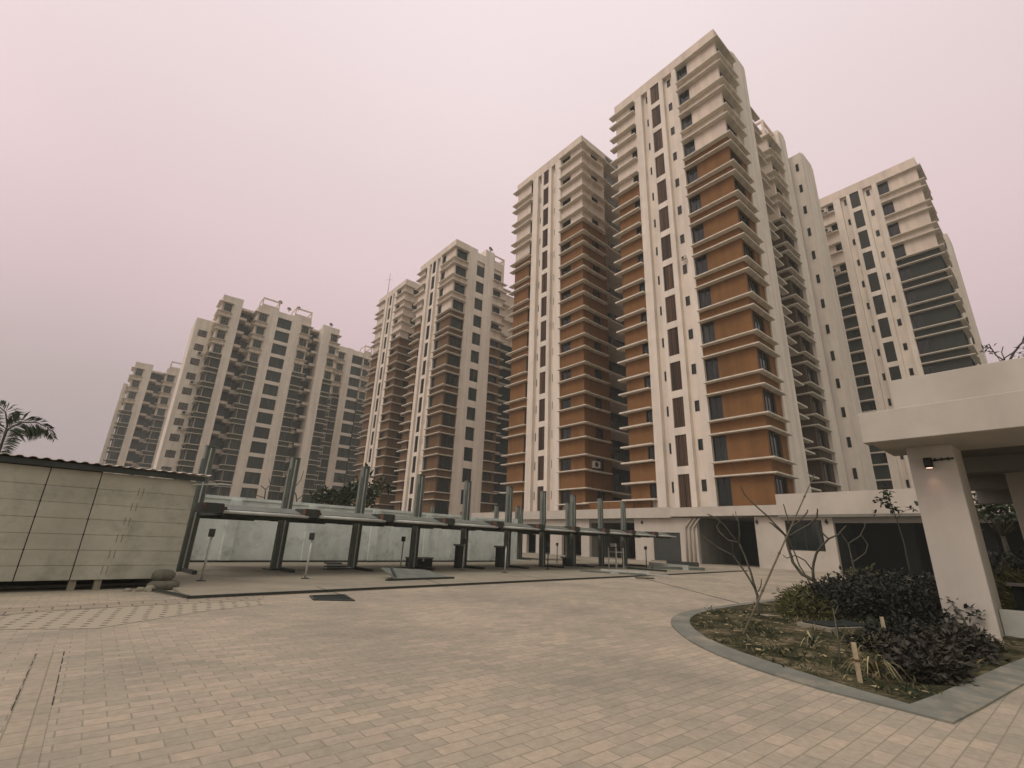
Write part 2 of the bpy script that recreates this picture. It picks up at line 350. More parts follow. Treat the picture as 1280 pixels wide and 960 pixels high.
def type_c(name, label, X0, Y0, lower, sface, n=14, group=None, z0=4.8):
    root = thing(name, label, 'apartment tower', (X0, Y0, 0), 0, group)
    mats = [WHITE, BEIGE, lower]; ks = list(range(n)); ztop = 59.55; zc = 4.99+H*10
    up = lambda k: BEIGE if k >= 10 else lower
    sl = 4.2 if sface == 'C' else 3.1
    east = 7.9 if sface == 'C' else 12.6
    b = MB(); b.box(.36, east, .36, 14.2, z0, 58.6, 0)
    bay_wall(b, None, None, 0, 0, 4.95, sl, zc, z0, 58.0, [(0,3.6)], [(2.9, sl)])
    b.box(0,.36, 11.95, 14.25, z0, zc, 2); b.box(0,.36, 11.95, 14.25, zc, 58.0, 1)
    b.box(.362, east-.01, 14.2, 14.25, z0, zc, 2)
    put('wall', b.mesh('wall', mats), root)
    # piers and parapet
    put('pier', MB().box(-.15,.36, 4.95, 5.6, z0, 58.0).mesh('pier', [WHITE]), root)
    put('pier', MB().box(-.15,.36, 10.05, 11.05, z0, 58.0).mesh('pier', [WHITE]), root)
    p = MB().box(-.15,.36, -.12, 14.35, 58.0, ztop).box(.36, sl, -.12, .36, 58.0, ztop).box(.36, east, 14.0, 14.35, 58.6, ztop)
    put('parapet', p.mesh('parapet', [BEIGE]), root)
    stair_column(root, None, 6.85, z0, ks, .57, 7.42, 8.65, 58.0, None if lower is RUST else DSLAT)
    for k in ks:
        m2 = [up(k)]
        # corner bay
        add_window(root, 'W', 3.62, 4.93, .14, 4.99+H*k, 7.42+H*k)
        add_window(root, 'S', .38, 2.88, .14, 4.99+H*k, 7.42+H*k, cols=4)
        if k < n-1:
            add_spandrel(root, ('cb', sl), lambda: MB().box(-.02,.34,-.02,4.95,-.17,1.26).box(.34,sl,-.02,.34,-.17,1.26),
                         lambda: corner_ledge(4.95, sl), (H-7.59+4.99, lambda: corner_ledge(4.95, sl)), [up(k) if k != 9 else lower], (0,0,7.59+H*k))
        else:
            put('ledge', cached(('cbtop', sl), lambda: corner_ledge(4.95, sl).mesh('ledge', [LEDGE])), root, (0,0,7.59+H*k))
        # north bay
        add_window(root, 'W', 11.05, 11.95, .14, 5.88+H*k, 7.42+H*k)
        ml = lambda: MB().box(-.6,.3, 0, 3.95, -.17, 0)
        if k < n-1:
            add_spandrel(root, ('nb',), lambda: MB().box(-.02,.34,0,3.22,-.17,2.15), ml, (2.15, ml), [up(k)], (0,11.06,7.59+H*k))
        else:
            put('ledge', cached(('nbt',), lambda: ml().mesh('ledge', [LEDGE])), root, (0,11.06,7.59+H*k))
        for a in ((6.05,6.5),(9.3,9.62)):
            add_window(root, 'W', a[0], a[1], .30, 6.4+H*k, 7.46+H*k, name='vent_window', cols=1)
    put('ledge', MB().box(-.6,.3, 0, 3.95, -.17, 0).mesh('ledge', [LEDGE]), root, (0,11.06,5.88))
    if sface == 'C':
        put('pier', MB().box(4.2, 7.9, -.15, 3, z0, 59.9).box(4.9, 7.9, -.1, 3, 59.9, 60.35).mesh('pier', [WHITE]), root)
        # second bay, light well, south wing and lift core
        wl_ = SHADED_RUST if lower is RUST else lower; upw = lambda k: BEIGE if k >= 10 else wl_
        e = MB(); e.box(7.9, 14.0, 2.2, 14.2, z0, 58.6, 0)
        e.box(7.9, 14.0, 1.85, 2.2, z0, zc, 2); e.box(7.9, 14.0, 1.85, 2.2, zc, 58.6, 1)
        e.box(14.0, 18.5, 7.5, 14.2, z0, 58.2, 0)
        e.box(18.86, 25.5, 2.26, 14.2, z0, 59.3, 0)
        bay_wall(e, None, None, 18.5, 1.9, 6, 4.1, zc, z0, 58.2, [(0,6)], [(0,.7),(3.0,4.1)])
        e.box(18.5, 18.86, 1.9, 7.9, 58.2, 59.5, 1); e.box(18.86, 22.6, 1.9, 2.26, 58.2, 59.5, 1)
        e.box(25.5, 27.0, 5, 14, z0, 58.4, 0)
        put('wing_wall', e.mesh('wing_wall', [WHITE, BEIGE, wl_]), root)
        put('pier', MB().box(22.6, 25.5, 1.5, 6.0, z0, 61.8).box(24.0, 25.5, 1.6, 6.0, 61.8, 62.6).mesh('pier', [WHITE]), root)
        c = MB().box(27.0, 32.2, .2, 15.0, z0, 59.5).box(28.4, 32.2, .3, 10, 59.5, 60.4)
        put('lift_core', c.mesh('lift_core', [WHITE]), root)
        f = MB()
        for (x,y) in ((18.6,2.0),(18.6,6.2),(22.3,2.0)): f.box(x, x+.3, y, y+.3, 59.5, 61.3)
        f.box(18.6,18.9,2.3,6.2,61.0,61.3).box(18.9,22.3,2.0,2.3,61.0,61.3).box(18.6,22.6,6.5,6.8,59.5,61.3)
        put('roof_frame', f.mesh('roof_frame', [BEIGE]), root)
        for k in ks:
            add_window(root, 'S', 8.4, 13.4, 1.78, 4.99+H*k, 7.42+H*k, name='balcony_window', cols=4)
            add_window(root, 'S', 19.2, 21.5, 2.05, 4.99+H*k, 7.42+H*k, cols=3)
            bl = lambda: MB().box(0, 6.7, -.7, .0, -.17, 0)
            wl = lambda: corner_ledge(6, 4.1)
            if k < n-1:
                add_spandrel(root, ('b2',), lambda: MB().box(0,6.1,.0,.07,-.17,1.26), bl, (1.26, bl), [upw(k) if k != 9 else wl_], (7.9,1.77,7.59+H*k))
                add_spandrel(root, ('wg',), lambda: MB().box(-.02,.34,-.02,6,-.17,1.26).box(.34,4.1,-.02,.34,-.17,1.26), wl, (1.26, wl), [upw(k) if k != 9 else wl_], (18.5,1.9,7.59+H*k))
            else:
                put('ledge', cached(('b2t',), lambda: bl().mesh('ledge', [LEDGE])), root, (7.9,1.77,7.59+H*k))
                put('ledge', cached(('wgt',), lambda: wl().mesh('ledge', [LEDGE])), root, (18.5,1.9,7.59+H*k))
            add_window(root, 'W', .75, 1.15, 26.93, 6.2+H*k, 7.5+H*k, name='vent_window', cols=1)
            put('ledge', cached(('core',), lambda: MB().box(32.2,33.2,.5,6,-.12,0).mesh('ledge', [LEDGE])), root, (0,0,7.59+H*k))
    else:
        p1 = MB().box(3.1,5.35,-.15,.36,z0,59.5); put('pier', p1.mesh('pier',[WHITE]), root)
        p2 = MB().box(7.45,9.75,-.15,.36,z0,60.6).box(7.45,9.75,.36,3,58.6,60.6); put('pier', p2.mesh('pier',[WHITE]), root)
        put('window_band', MB().box(5.35,7.45,-.05,.36,57.0,58.9).mesh('window_band',[WHITE]), root)
        wb = MB().box(5.35,7.45,-.05,.36,0,1.33).mesh('window_band',[WHITE])
        for k in range(1,n): put('window_band', wb, root, (0,0,5.85+H*k-2.53-1.33))
        e = MB(); e.box(9.75,10.0,0,.36,z0,zc,2).box(9.75,10.0,0,.36,zc,58.6,1).box(12.0,12.7,0,.36,z0,zc,2).box(12.0,12.7,0,.36,zc,59.0,1)
        e.box(10.0,12.0,0,.36,57.0,59.0,1)
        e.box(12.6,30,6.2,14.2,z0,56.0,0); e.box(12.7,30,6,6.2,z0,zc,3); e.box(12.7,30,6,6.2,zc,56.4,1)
        put('wing_wall', e.mesh('wing_wall', mats+[DARK]), root)
        f = MB().box(9.75,10.0,0,.25,59.0,60.4).box(12.4,12.7,0,.25,59.0,60.4).box(10.0,12.4,0,.25,60.15,60.4).box(12.4,12.7,.25,3,59.9,60.4)
        put('roof_frame', f.mesh('roof_frame',[BEIGE]), root)
        for k in range(1,n):
            add_window(root, 'S', 5.4, 7.4, .1, 5.85+H*k-2.53, 5.85+H*k, cols=2, glassm=FGLASS)
        for k in ks:
            if k < n-1 or True:
                zt = 5.85+H*k
                if k: add_window(root, 'S', 10.0, 12.0, .12, zt-1.9, zt, cols=3)
                sl3 = lambda: corner_ledge(0, 3.6, o=.6)
                if k < n-1:
                    add_spandrel(root, ('b3',), lambda: MB().box(0,2.95,-.02,.34,-.17,1.96), sl3, (1.96, sl3), [up(k) if k < 9 else BEIGE], (9.75,0,zt))
        for k in ks:   # dim recess east of the wing
            put('ledge', cached(('a2r',), lambda: MB().box(0,17,0,1.0,-.15,0).mesh('ledge',[LEDGE])), root, (12.8,5.0,7.5+H*k-.6))
    return root

def type_b(name, label, X0, Y0, lower, group=None, z0=4.8, n=14):
    root = thing(name, label, 'apartment tower', (X0, Y0, 0), 0, group)
    mats = [WHITE, BEIGE, lower]; ks = list(range(n)); ztop = 59.35; zc = 5.7+H*10
    up = lambda k: BEIGE if k >= 10 else lower
    b = MB(); b.box(.36, 5.0, .36, 14.2, z0, 58.4, 0); b.box(5.0, 13, 3.2, 14.2, z0, 58.4, 0)
    bay_wall(b, None, None, 0, 0, 4.1, 5, zc, z0, 57.7, [(0,2.2),(3.9,4.1)], [(0,2.1),(3.6,5.0)])
    b.box(0,.36,10.95,14.3,z0,zc,2); b.box(0,.36,10.95,14.3,zc,57.7,1)
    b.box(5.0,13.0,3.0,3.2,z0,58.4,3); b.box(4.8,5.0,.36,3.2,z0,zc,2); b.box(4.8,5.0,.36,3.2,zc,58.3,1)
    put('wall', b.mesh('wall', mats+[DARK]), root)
    put('pier', MB().box(-.15,.36,4.1,5.3,z0,57.7).mesh('pier',[WHITE]), root)
    put('pier', MB().box(-.15,.36,9.2,10.35,z0,57.7).mesh('pier',[WHITE]), root)
    p = MB().box(-.15,.36,-.12,14.4,57.7,ztop).box(.36,13,-.12,.36,57.9,ztop)
    put('parapet', p.mesh('parapet',[BEIGE]), root)
    stair_column(root, None, 6.15, z0, ks, .6, 6.75, 7.9, 57.7, None if lower is RUST else DSLAT)
    for k in ks:
        add_window(root, 'W', 2.22, 3.88, .14, 5.7+H*k, 7.28+H*k)
        add_window(root, 'S', 2.12, 3.58, .14, 5.7+H*k, 7.28+H*k)
        hi = lambda: MB().box(-.6,.3,-.75,4.1,-.12,0).box(.3,4.4,-.6,.3,-.12,0)
        lo = lambda: MB().box(-.6,.3,-.75,4.1,-.12,0).box(.3,5.1,-.6,.3,-.12,0)
        if k < n-1:
            add_spandrel(root, ('bb',), lambda: MB().box(-.02,.34,-.02,4.1,-.17,2.11).box(.34,5.0,-.02,.34,-.17,2.11), lo, (2.11, hi), [up(k) if k != 9 else lower], (0,0,7.45+H*k))
        else:
            put('ledge', cached(('bbt',), lambda: lo().mesh('ledge',[LEDGE])), root, (0,0,7.45+H*k))
        add_window(root, 'W', 10.37, 10.93, .14, 4.99+H*k, 7.42+H*k, cols=1)
        nl = lambda: MB().box(-.6,.3,0,4.65,-.12,0)
        if k < n-1:
            add_spandrel(root, ('bn',), lambda: MB().box(-.02,.34,0,3.95,-.17,1.26), nl, (1.26, nl), [up(k) if k != 9 else lower], (0,10.36,7.59+H*k))
        else:
            put('ledge', cached(('bnt',), lambda: nl().mesh('ledge',[LEDGE])), root, (0,10.36,7.59+H*k))
        for a in ((5.5,5.85),(8.75,9.0)):
            add_window(root, 'W', a[0], a[1], .30, 6.4+H*k, 7.46+H*k, name='vent_window', cols=1)
        # open balcony beyond the south wall
        put('balcony_slab', cached(('bal',), lambda: MB().box(5.1,12.6,-.5,3.0,-.2,0).box(5.1,12.6,-.45,-.40,.1,.95,1).mesh('balcony_slab',[LEDGE, FGLASS])), root, (0,0,7.45+H*k))
        add_window(root, 'S', 6.0, 10.6, 2.93, 8.0+H*(k-1), 10.4+H*(k-1), name='balcony_door', cols=4)
    put('ledge', MB().box(-.6,.3,-.75,4.1,-.12,0).mesh('ledge',[LEDGE]), root, (0,0,5.7))
    return root

def type_s(name, label, X0, Y0, lower, segs, n=14, group=None, dz=0.0, frames=(), side=None):
    """south-facing slab block: a row of bays, piers, window columns and balcony recesses (x measured from its middle)"""
    root = thing(name, label, 'apartment block', (X0, Y0, 0), 0, group)
    mats = [WHITE, BEIGE, lower, DARK]; ks = list(range(n)); zt = 7.3+H*(n-1); ztop = zt+2.0; zc = 4.7+H*(n-4)
    xa = min(s[1] for s in segs); xb = max(s[2] for s in segs)
    b = MB()
    for s in segs:
        kind, x0, x1 = s[:3]
        if kind == 'bay':
            b.box(x0+.36, x1, .36, 13, 0, zt+1.6, 0)
            b.box(x0, x0+.36, 0, 5, 0, zc, 2); b.box(x0, x0+.36, 0, 5, zc, zt+.2, 1)
            b.box(x1-.3, x1, 0, .36, 0, zc, 2); b.box(x1-.3, x1, 0, .36, zc, zt+.2, 1)
            put('parapet', MB().box(x0-.03, x1, -.05, .4, zt, ztop).box(x0-.03, x0+.4, .4, 5, zt, ztop).mesh('parapet', [BEIGE]), root)
        elif kind == 'pier':
            put('pier', MB().box(x0, x1, -.2, 1.2, 0, ztop+.05).mesh('pier', [WHITE]), root)
            b.box(x0+.01, x1-.01, 1.2, 13, 0, zt+1.6, 0)
        elif kind == 'col':
            b.box(x0, x1, .5, 13, 0, zt+1.6, 0)
            put('window_band', MB().box(x0, x1, -.05, .5, zt+.2, ztop-.1).mesh('window_band', [WHITE]), root)
            wb = MB().box(x0, x1, -.05, .5, 0, .95).mesh('window_band', [WHITE])
            for k in ks: put('window_band', wb, root, (0,0,zt+.2-H*(k+1)))
        elif kind == 'recess':
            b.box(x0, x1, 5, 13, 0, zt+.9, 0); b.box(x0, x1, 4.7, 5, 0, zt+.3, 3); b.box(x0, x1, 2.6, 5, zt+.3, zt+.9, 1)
        elif kind == 'wall':
            b.box(x0, x1, 3.0, 13, 0, zt-5.0, 0)
    put('wall', b.mesh('wall', mats), root)
    for k in ks:
        u = BEIGE if k >= n-4 else lower
        for s in segs:
            kind, x0, x1 = s[:3]; w = x1-x0
            if kind == 'bay':
                add_window(root, 'S', x0+.38+.25*s[3], x1-.32, .12, 4.7+H*k, 7.15+H*k, glassm=FGLASS, framem=LFRAME if k >= n-4 else FRAME, cols=3, rows=1)
                l0 = .7 if s[3] >= 0 else 0
                le = (lambda w=w: MB().box(-.7,.3,-.7,5,-.12,0).box(.3,w,-.7,.3,-.12,0)) if s[3] != -1 else (lambda w=w: MB().box(0,w+.7,-.7,.3,-.12,0).box(w+.0,w+.7,.3,5,-.12,0))
                if k < n-1:
                    add_spandrel(root, ('sb', round(w,2), s[3]), lambda w=w: MB().box(-.02,.34,-.02,5,-.17,1.26).box(.34,w,-.02,.34,-.17,1.26), le, (1.26, le), [u if k != n-5 else lower], (x0,0,7.3+H*k))
                else:
                    put('ledge', cached(('sbt', round(w,2), s[3]), lambda: le().mesh('ledge',[LEDGE])), root, (x0,0,7.3+H*k))
            elif kind == 'col':
                add_window(root, 'S', x0+.02, x1-.02, .25, zt+.2-H*(k+1)+.95, zt+.2-H*k, glassm=FGLASS, cols=3, rows=1)
            elif kind == 'recess':
                put('balcony', cached(('rb', round(w,2), s[3]), lambda: (
                    (MB().box(0,w*.5,1.4,1.55,.3,1.0).box(0,w*.5,1.55,4.6,.3,.45).box(w*.5,w,2.9,3.05,-.2,.75).box(w*.5,w,3.05,4.6,-.2,-.05)) if s[3] > 0 else
                    (MB().box(w*.5,w,1.4,1.55,.3,1.0).box(w*.5,w,1.55,4.6,.3,.45).box(0,w*.5,2.9,3.05,-.2,.75).box(0,w*.5,3.05,4.6,-.2,-.05))).mesh('balcony',[BEIGE])), root, (x0,0,4.0+H*k))
                add_window(root, 'S', x0+.3, x1-.3, 4.6, 4.8+H*k, 7.2+H*k, name='balcony_door', glassm=FGLASS, cols=3)
            elif kind == 'wall' and k < n-1 and s[3] == 0:
                add_window(root, 'S', x0+1.0, x1-1.0, 2.95, 5.3+H*k-3.9, 7.0+H*k-3.9, name='side_window', glassm=FGLASS, cols=2)
    for (x0, x1) in frames:
        f = MB().box(x0,x0+.25,-.1,.15,ztop,ztop+2.7).box(x1-.25,x1,-.1,.15,ztop,ztop+2.7).box(x0+.25,x1-.25,-.1,.15,ztop+2.3,ztop+2.7)
        f.box(x0,x0+.25,.15,4,ztop+2.4,ztop+2.7).box(x1-.25,x1,.15,4,ztop+2.4,ztop+2.7).box(x0,x0+.25,4,4.25,ztop-2,ztop+2.7).box(x1-.25,x1,4,4.25,ztop-2,ztop+2.7)
        f.box(x0+.25,x1-.25,-.1,.15,ztop,ztop+.8)
        put('roof_frame', f.mesh('roof_frame',[BEIGE]), root)
    return root

type_c('apartment_tower', 'tallest looking tower right of centre, bright rust bays with white piers, top four floors beige', 42.3, 16.4, RUST, 'C')
type_b('apartment_tower', 'rust tower directly left of the tallest tower, dark open balconies between them', 42.3, 37.0, RUST)
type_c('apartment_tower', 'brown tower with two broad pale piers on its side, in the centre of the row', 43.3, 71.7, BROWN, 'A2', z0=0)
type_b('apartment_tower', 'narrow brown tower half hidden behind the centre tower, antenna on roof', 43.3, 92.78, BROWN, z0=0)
type_c('apartment_tower', 'dark charcoal banded tower at far right, rising behind the white entrance canopy', 83.0, 5.6, CHAR, 'C', z0=0)
full = [('wall',-19.6,-15.7,0),('bay',-15.4,-12.7,1),('pier',-12.7,-10.8),('recess',-10.8,-7.0,1),('bay',-7.0,-4.15,1),('pier',-4.15,-1.85),('col',-1.85,1.85),
        ('pier',1.85,4.3),('bay',4.3,7.0,-1),('recess',7.0,10.4,-1),('pier',10.4,12.7),('bay',12.7,15.3,-1)]
type_s('apartment_block', 'wide greyish beige apartment block left of centre, with two open frames on its roof', 27.7, 133.6, OLIVE, full, frames=((-6.4,-2.0),(2.2,6.8)))
type_s('apartment_block', 'farthest and lowest apartment block at the left edge of the row, above the shed roof', 14.0, 189.0, OLIVE, [('wall',-16.9,-15.7,1)]+full[1:], n=12, frames=((-6.4,-2.0),))
type_s('apartment_block', 'pale apartment block squeezed between the wide block and the narrow brown tower', 54.1, 146.0, OLIVE,
       [('bay',-6.8,-4.0,1),('pier',-4.0,-1.75),('col',-1.75,1.75),('bay',2.0,4.8,-1),('recess',4.8,8.6,-1),('pier',8.6,11)], frames=((2.0,4.6),))

# ------------------------------------------------------------------ parking podium under the towers
GREYW = mat('grey_render', (.20,.195,.165), var=.12, scale=.7, streak=.15)
POD = thing('parking_podium', 'long white parking podium with dark garage openings under the rust towers', 'podium', (41.5, 0, 0))
def pbox(name, x0,x1,y0,y1,z0,z1, m=None): return put(name, MB().box(x0,x1,y0,y1,z0,z1).mesh(name, [m or PODW]), POD)
b = MB()
b.box(0,.4,-14,16.1,4.08,5.7).box(0,.4,16.1,25.75,4.08,4.88).box(.02,.4,25.75,58,3.98,4.95)
put('parapet', b.mesh('parapet', [PODW]), POD)
b = MB()
b.box(.5,.9,-14,12.5,3.5,4.08,1).box(.5,.9,12.5,13.25,0,4.08).box(.5,.9,13.25,15.85,0,1.45).box(.5,.9,13.25,15.85,3.7,4.08).box(.5,.9,15.85,18.2,0,4.08)
b.box(.5,.9,23.4,25.15,0,3.98).box(.5,.9,25.15,28.05,2.65,3.98).box(.5,.9,28.05,30.2,0,3.98).box(.5,.9,30.2,36.2,3.55,3.98,1).box(.5,.9,36.2,37.4,0,3.98)
b.box(.5,.9,37.4,40.4,2.7,3.98).box(.5,.9,40.4,42.3,0,3.98).box(.5,.9,42.3,43.8,2.4,3.98).box(.5,.9,43.8,44.8,0,3.98).box(.5,.9,44.8,46.5,2.2,3.98).box(.5,.9,46.5,47.6,0,3.98).box(.5,.9,47.6,50,2.6,3.98).box(.5,.9,50,58,0,3.98)
b.box(.02,.5,-14,16.1,3.9,4.08,1)
put('wall', b.mesh('wall', [PODW, GREYW]), POD)
pbox('roof_slab', .4, 46, -14, 58, 4.0, 4.84, GREYW)
b = MB()
b.box(8.5,9,-14,58,0,4.0,1).box(.9,8.5,23.4,23.9,0,4.0).box(.9,8.5,17.7,18.2,0,4.0,1).box(.9,5,12.5,12.9,0,4,1).box(.9,8.5,28.05,28.4,0,4).box(.9,8.5,36.2,36.6,0,4)
b.box(3.5,4.1,33.6,34.3,0,4.0).box(4,4.6,8.5,9.2,0,4,1).box(3,3.6,4.2,4.9,0,4,1)
put('inner_wall', b.mesh('inner_wall', [GREYW, DARK]), POD)
b = MB().box(.62,.68,25.15,28.05,.12,2.65)
for i in range(22): b.box(.60,.62,25.16,28.04,.14+i*.115,.22+i*.115)
put('shutter', b.mesh('shutter', [mat('shutter_steel',(.055,.062,.055),rough=.5)]), POD)
add_window(POD, 'W', 13.26, 15.84, .62, 1.46, 3.69, cols=2)
b = MB().box(.1,2.0,25.1,28.2,0,.1); b.box(.2,.9,-14,12.5,0,.14); put('threshold', b.mesh('threshold', [CONC]), POD)
for y in (23.7, 24.1, 24.5):
    put('drain_pipe', MB().tube([(.36,y,0),(.36,y,2.6),(.36,y,3.1),(.36,y-.55,3.75),(.36,y-.75,3.95)], .085, 8).mesh('drain_pipe', [mat('pvc',(.42,.38,.31)) if y<23.9 else bpy.data.materials['pvc']]), POD)
LAMPB = mat('black_metal', (.02,.02,.019), rough=.5)
for y, lb in ((18.0,'right of the open garage'),(12.9,'right of the square window'),(29.25,'left of the roller shutter')):
    t = thing('wall_light', 'small black wall light on the podium, %s' % lb, 'wall light', (42.0, y, 3.58), 0, 'wall lights on the podium')
    put('housing', MB().tube([(0,0,0),(-.12,0,0)], .11, 10).mesh('housing', [LAMPB]), t)
    put('bracket', MB().box(-.02,0,-.06,.06,-.18,.18).mesh('bracket', [LAMPB]), t)
t = thing('orange_parapet', 'low orange terrace wall on the podium between the two rust towers', 'wall', (42.2, 30.4, 4.95))
put('panel', MB().box(0,.25,0,6.9,-.1,.8).mesh('panel', [RUST]), t); put('coping', MB().box(-.04,.29,-.05,6.95,.8,.86).mesh('coping', [LEDGE]), t)

# ------------------------------------------------------------------ boundary wall
GREYB = mat('stained_wall', (.76,.81,.76), var=.12, scale=.9, streak=.22, stain=(.16,.18,.155), stain_amt=.5, stain_scale=1.3, bump=.15, bscale=18)
t = thing('boundary_wall', 'stained pale grey boundary wall with pilasters behind the parking lifts', 'wall', un(0,4.5,0), TH)
put('wall', MB().box(-17,19.2,0,.22,0,2.5).mesh('wall', [GREYB]), t)
put('coping', MB().box(-17.05,19.28,-.06,.28,2.5,2.62).mesh('coping', [GREYB]), t)
put('plinth', MB().box(-17,19.2,-.05,0,0,.12).mesh('plinth', [mat('dark_plinth',(.05,.052,.045),var=.4,scale=3)]), t)  # base strip much darker than the wall above
for i in range(11):
    put('pilaster', MB().box(-14.1+3.3*i-.2,-14.1+3.3*i+.2,-.12,0,.12,2.5).mesh('pilaster', [GREYB]), t)
put('pilaster', MB().box(18.9,19.4,-.15,.3,0,2.7).mesh('pilaster', [GREYB]), t)

# ------------------------------------------------------------------ car parking lifts
STEEL = mat('painted_steel', (.155,.175,.145), rough=.55, var=.2, scale=3, streak=.25, spec=.45)
DSTEEL = mat('dark_steel', (.035,.042,.036), rough=.55, var=.2, scale=3, spec=.4)
GALV = mat('galvanised_steel', (.46,.47,.43), rough=.5, var=.15, scale=4, spec=.5)
ORANGE = mat('reflector_orange', (.13,.058,.034), rough=.7)
def lift_post_meshes(h):
    b = MB()
    b.box(-.14,-.10,-.12,.12,.02,h).box(.10,.14,-.12,.12,.02,h).box(-.10,.10,-.07,-.03,.02,h-.02)
    s = MB().box(-.19,-.143,-.09,.06,.02,h-.42)
    g = MB().box(-.02,.02,-.10,-.07,.05,h-.05)
    p = MB().box(-.34,.34,-.3,.3,0,.03); f = MB().box(-.06,.06,-1.5,-.3,0,.10)
    c = MB().box(-.15,.15,-.13,.13,h,h+.025)
    return b.mesh('column',[STEEL]), s.mesh('guide_rail',[STEEL]), g.mesh('chain_guide',[GALV]), p.mesh('base_plate',[DSTEEL]), f.mesh('foot_beam',[DSTEEL]), c.mesh('top_cap',[STEEL])
ORD = ['nearest the shed','second from the shed','third from the shed','fourth from the shed','fifth from the shed','sixth from the shed','seventh from the shed','eighth from the shed','second last towards the garages','last towards the garages']
LM = lift_post_meshes(3.84)
for i in range(10):
    u = 2.815*i
    t = thing('lift_post', 'tall grey green steel parking lift post, %s' % ORD[i], 'lift post', un(u, .05*math.sin(i*2.1), .05), TH, 'posts of the front row of parking lifts')
    t.scale = (1,1,1+.0026*u)
    for nm, me in zip(('column','guide_rail','chain_guide','base_plate','foot_beam','top_cap'), LM): put(nm, me, t)
    if i in (2,5,7):
        t.rotation_euler[0] = R(.5)
def platform_meshes():
    L = 2.45
    d = MB(); n = 12
    for k in range(n):
        a = -2.55+k*4.7/n; d.box(.22,L-.05,a,a+4.7/n*.55,0,.05); d.box(.22,L-.05,a+4.7/n*.55,a+4.7/n,-.05,0)
    ramp = MB(); ramp.v += [(.12,-2.6,-.02),(L+.05,-2.6,-.02),(L-.15,-1.95,.21),(.32,-1.95,.21),(.12,-2.6,-.06),(L+.05,-2.6,-.06),(L-.15,-1.93,.17),(.32,-1.93,.17)]
    for f in ((0,1,2,3),(7,6,5,4),(0,4,5,1),(1,5,6,2),(2,6,7,3),(3,7,4,0)): ramp.f.append(f); ramp.m.append(0); ramp.sm.append(False)
    lip = MB().tube([(.1,-2.62,-.02),(L+.08,-2.62,-.02)], .05, 8)
    sb = MB().box(.08,.22,-2.5,2.2,-.10,.12).box(L-.05,L+.09,-2.5,2.2,-.10,.12)
    e = MB().prism([(-.36,-2.66),(.06,-2.66),(.12,-1.9),(-.42,-1.9)], -.06, .20)
    rf = MB().box(-.39,-.365,-2.69,-2.5,.02,.18)
    rf2 = MB().box(.07,.092,-2.69,-2.5,.02,.18)
    cbs = [('cross_beam', MB().box(.22,L-.05,y,y+.16,-.15,-.051).mesh('cross_beam',[DSTEEL])) for y in (-2.3,-.1,1.8)]
    return [('deck',d.mesh('deck',[DSTEEL])),('ramp',ramp.mesh('ramp',[STEEL])),('front_lip',lip.mesh('front_lip',[GALV])),('side_beam',sb.mesh('side_beam',[DSTEEL])),('end_block',e.mesh('end_block',[DSTEEL])),('reflector',rf.mesh('reflector',[ORANGE])),('reflector',rf2.mesh('reflector',[ORANGE]))]+cbs
PM = platform_meshes()
for i in range(10):
    u = 2.78*i - .02
    t = thing('lift_platform', 'raised steel car platform of a parking lift, %s' % ORD[i], 'lift platform', un(u, 0, 1.80+.0085*u), TH, 'raised platforms of the front row of parking lifts')
    for nm, me in PM: put(nm, me, t)
for j, (x, y) in enumerate(((23.78,29.9),(24.44,28.18),(23.83,22.35),(22.0,36.5),(26.6,30.2))):
    t = thing('lift_post', ['short looking grey lift post in the back row, beside the wall end','grey lift post of the back row just right of the wall end','grey lift post close behind the eighth front post','grey lift post far behind the wall, before the brown tower','grey lift post of the back row beside the white podium columns'][j], 'lift post', (x, y, 0), TH, 'posts of the back row of parking lifts')
    for nm, me in zip(('column','guide_rail','chain_guide','base_plate','foot_beam','top_cap'), LM): put(nm, me, t)
for j, (x, y) in enumerate(((23.9,29.0),(26.8,29.3))):
    t = thing('lift_platform', ['raised platform of the back row of lifts, beside the end of the boundary wall','raised platform of the back row of lifts, before the podium columns'][j], 'lift platform', (x, y, 2.05), TH, 'platforms of the back row of parking lifts')
    for nm, me in PM: put(nm, me, t)
CTL = [((2.41,14.86),'beside the first lift post, by the shed'),((5.01,15.0),'left of the second lift post'),((10.31,19.3),'left of the fallen steel plate'),((12.44,17.8),'right of the fallen steel plate'),
       ((13.36,16.07),'tall looking, in front of the sixth lift post'),((17.40,17.67),'in front of the seventh lift post'),((26.46,18.27),'nearest the pile of steel beams'),((24.5,24.0),'against the white podium column')]
for (x,y), lb in CTL:
    t = thing('control_pole', 'thin control pole with switch box, %s' % lb, 'control pole', (x,y,.05), random.uniform(-.3,.3), 'control poles of the parking lifts')
    put('pole', MB().tube([(0,0,0),(.02,0,1.08)], .028, 8).mesh('pole',[GALV if x<14 else DSTEEL]), t)
    put('switch_box', MB().box(-.07,.07,-.06,.05,1.06,1.26).mesh('switch_box',[DSTEEL]), t)
    put('foot_plate', MB().box(-.1,.1,-.1,.1,0,.015).mesh('foot_plate',[DSTEEL]), t)
    put('push_button', MB().tube([(-.02,-.06,1.18),(-.02,-.085,1.18)],.025,8).mesh('push_button',[ORANGE]), t)
t = thing('metal_stand', 'small steel stand with a shelf beside the last lift posts', 'metal stand', (22.96,17.81,.05), .1)
b = MB()
for x in (0,.75):
    for y in (0,.5): put('leg', MB().box(x,x+.05,y,y+.05,0,1.12).mesh('leg',[GALV]), t)
put('shelf', MB().box(.05,.75,0,.55,.86,.9).mesh('shelf',[GALV]), t); put('tray', MB().box(.0,.8,0,.55,1.12,1.16).mesh('tray',[DSTEEL]), t); put('box', MB().box(.02,.2,.1,.4,1.16,1.34).mesh('box',[GALV]), t)
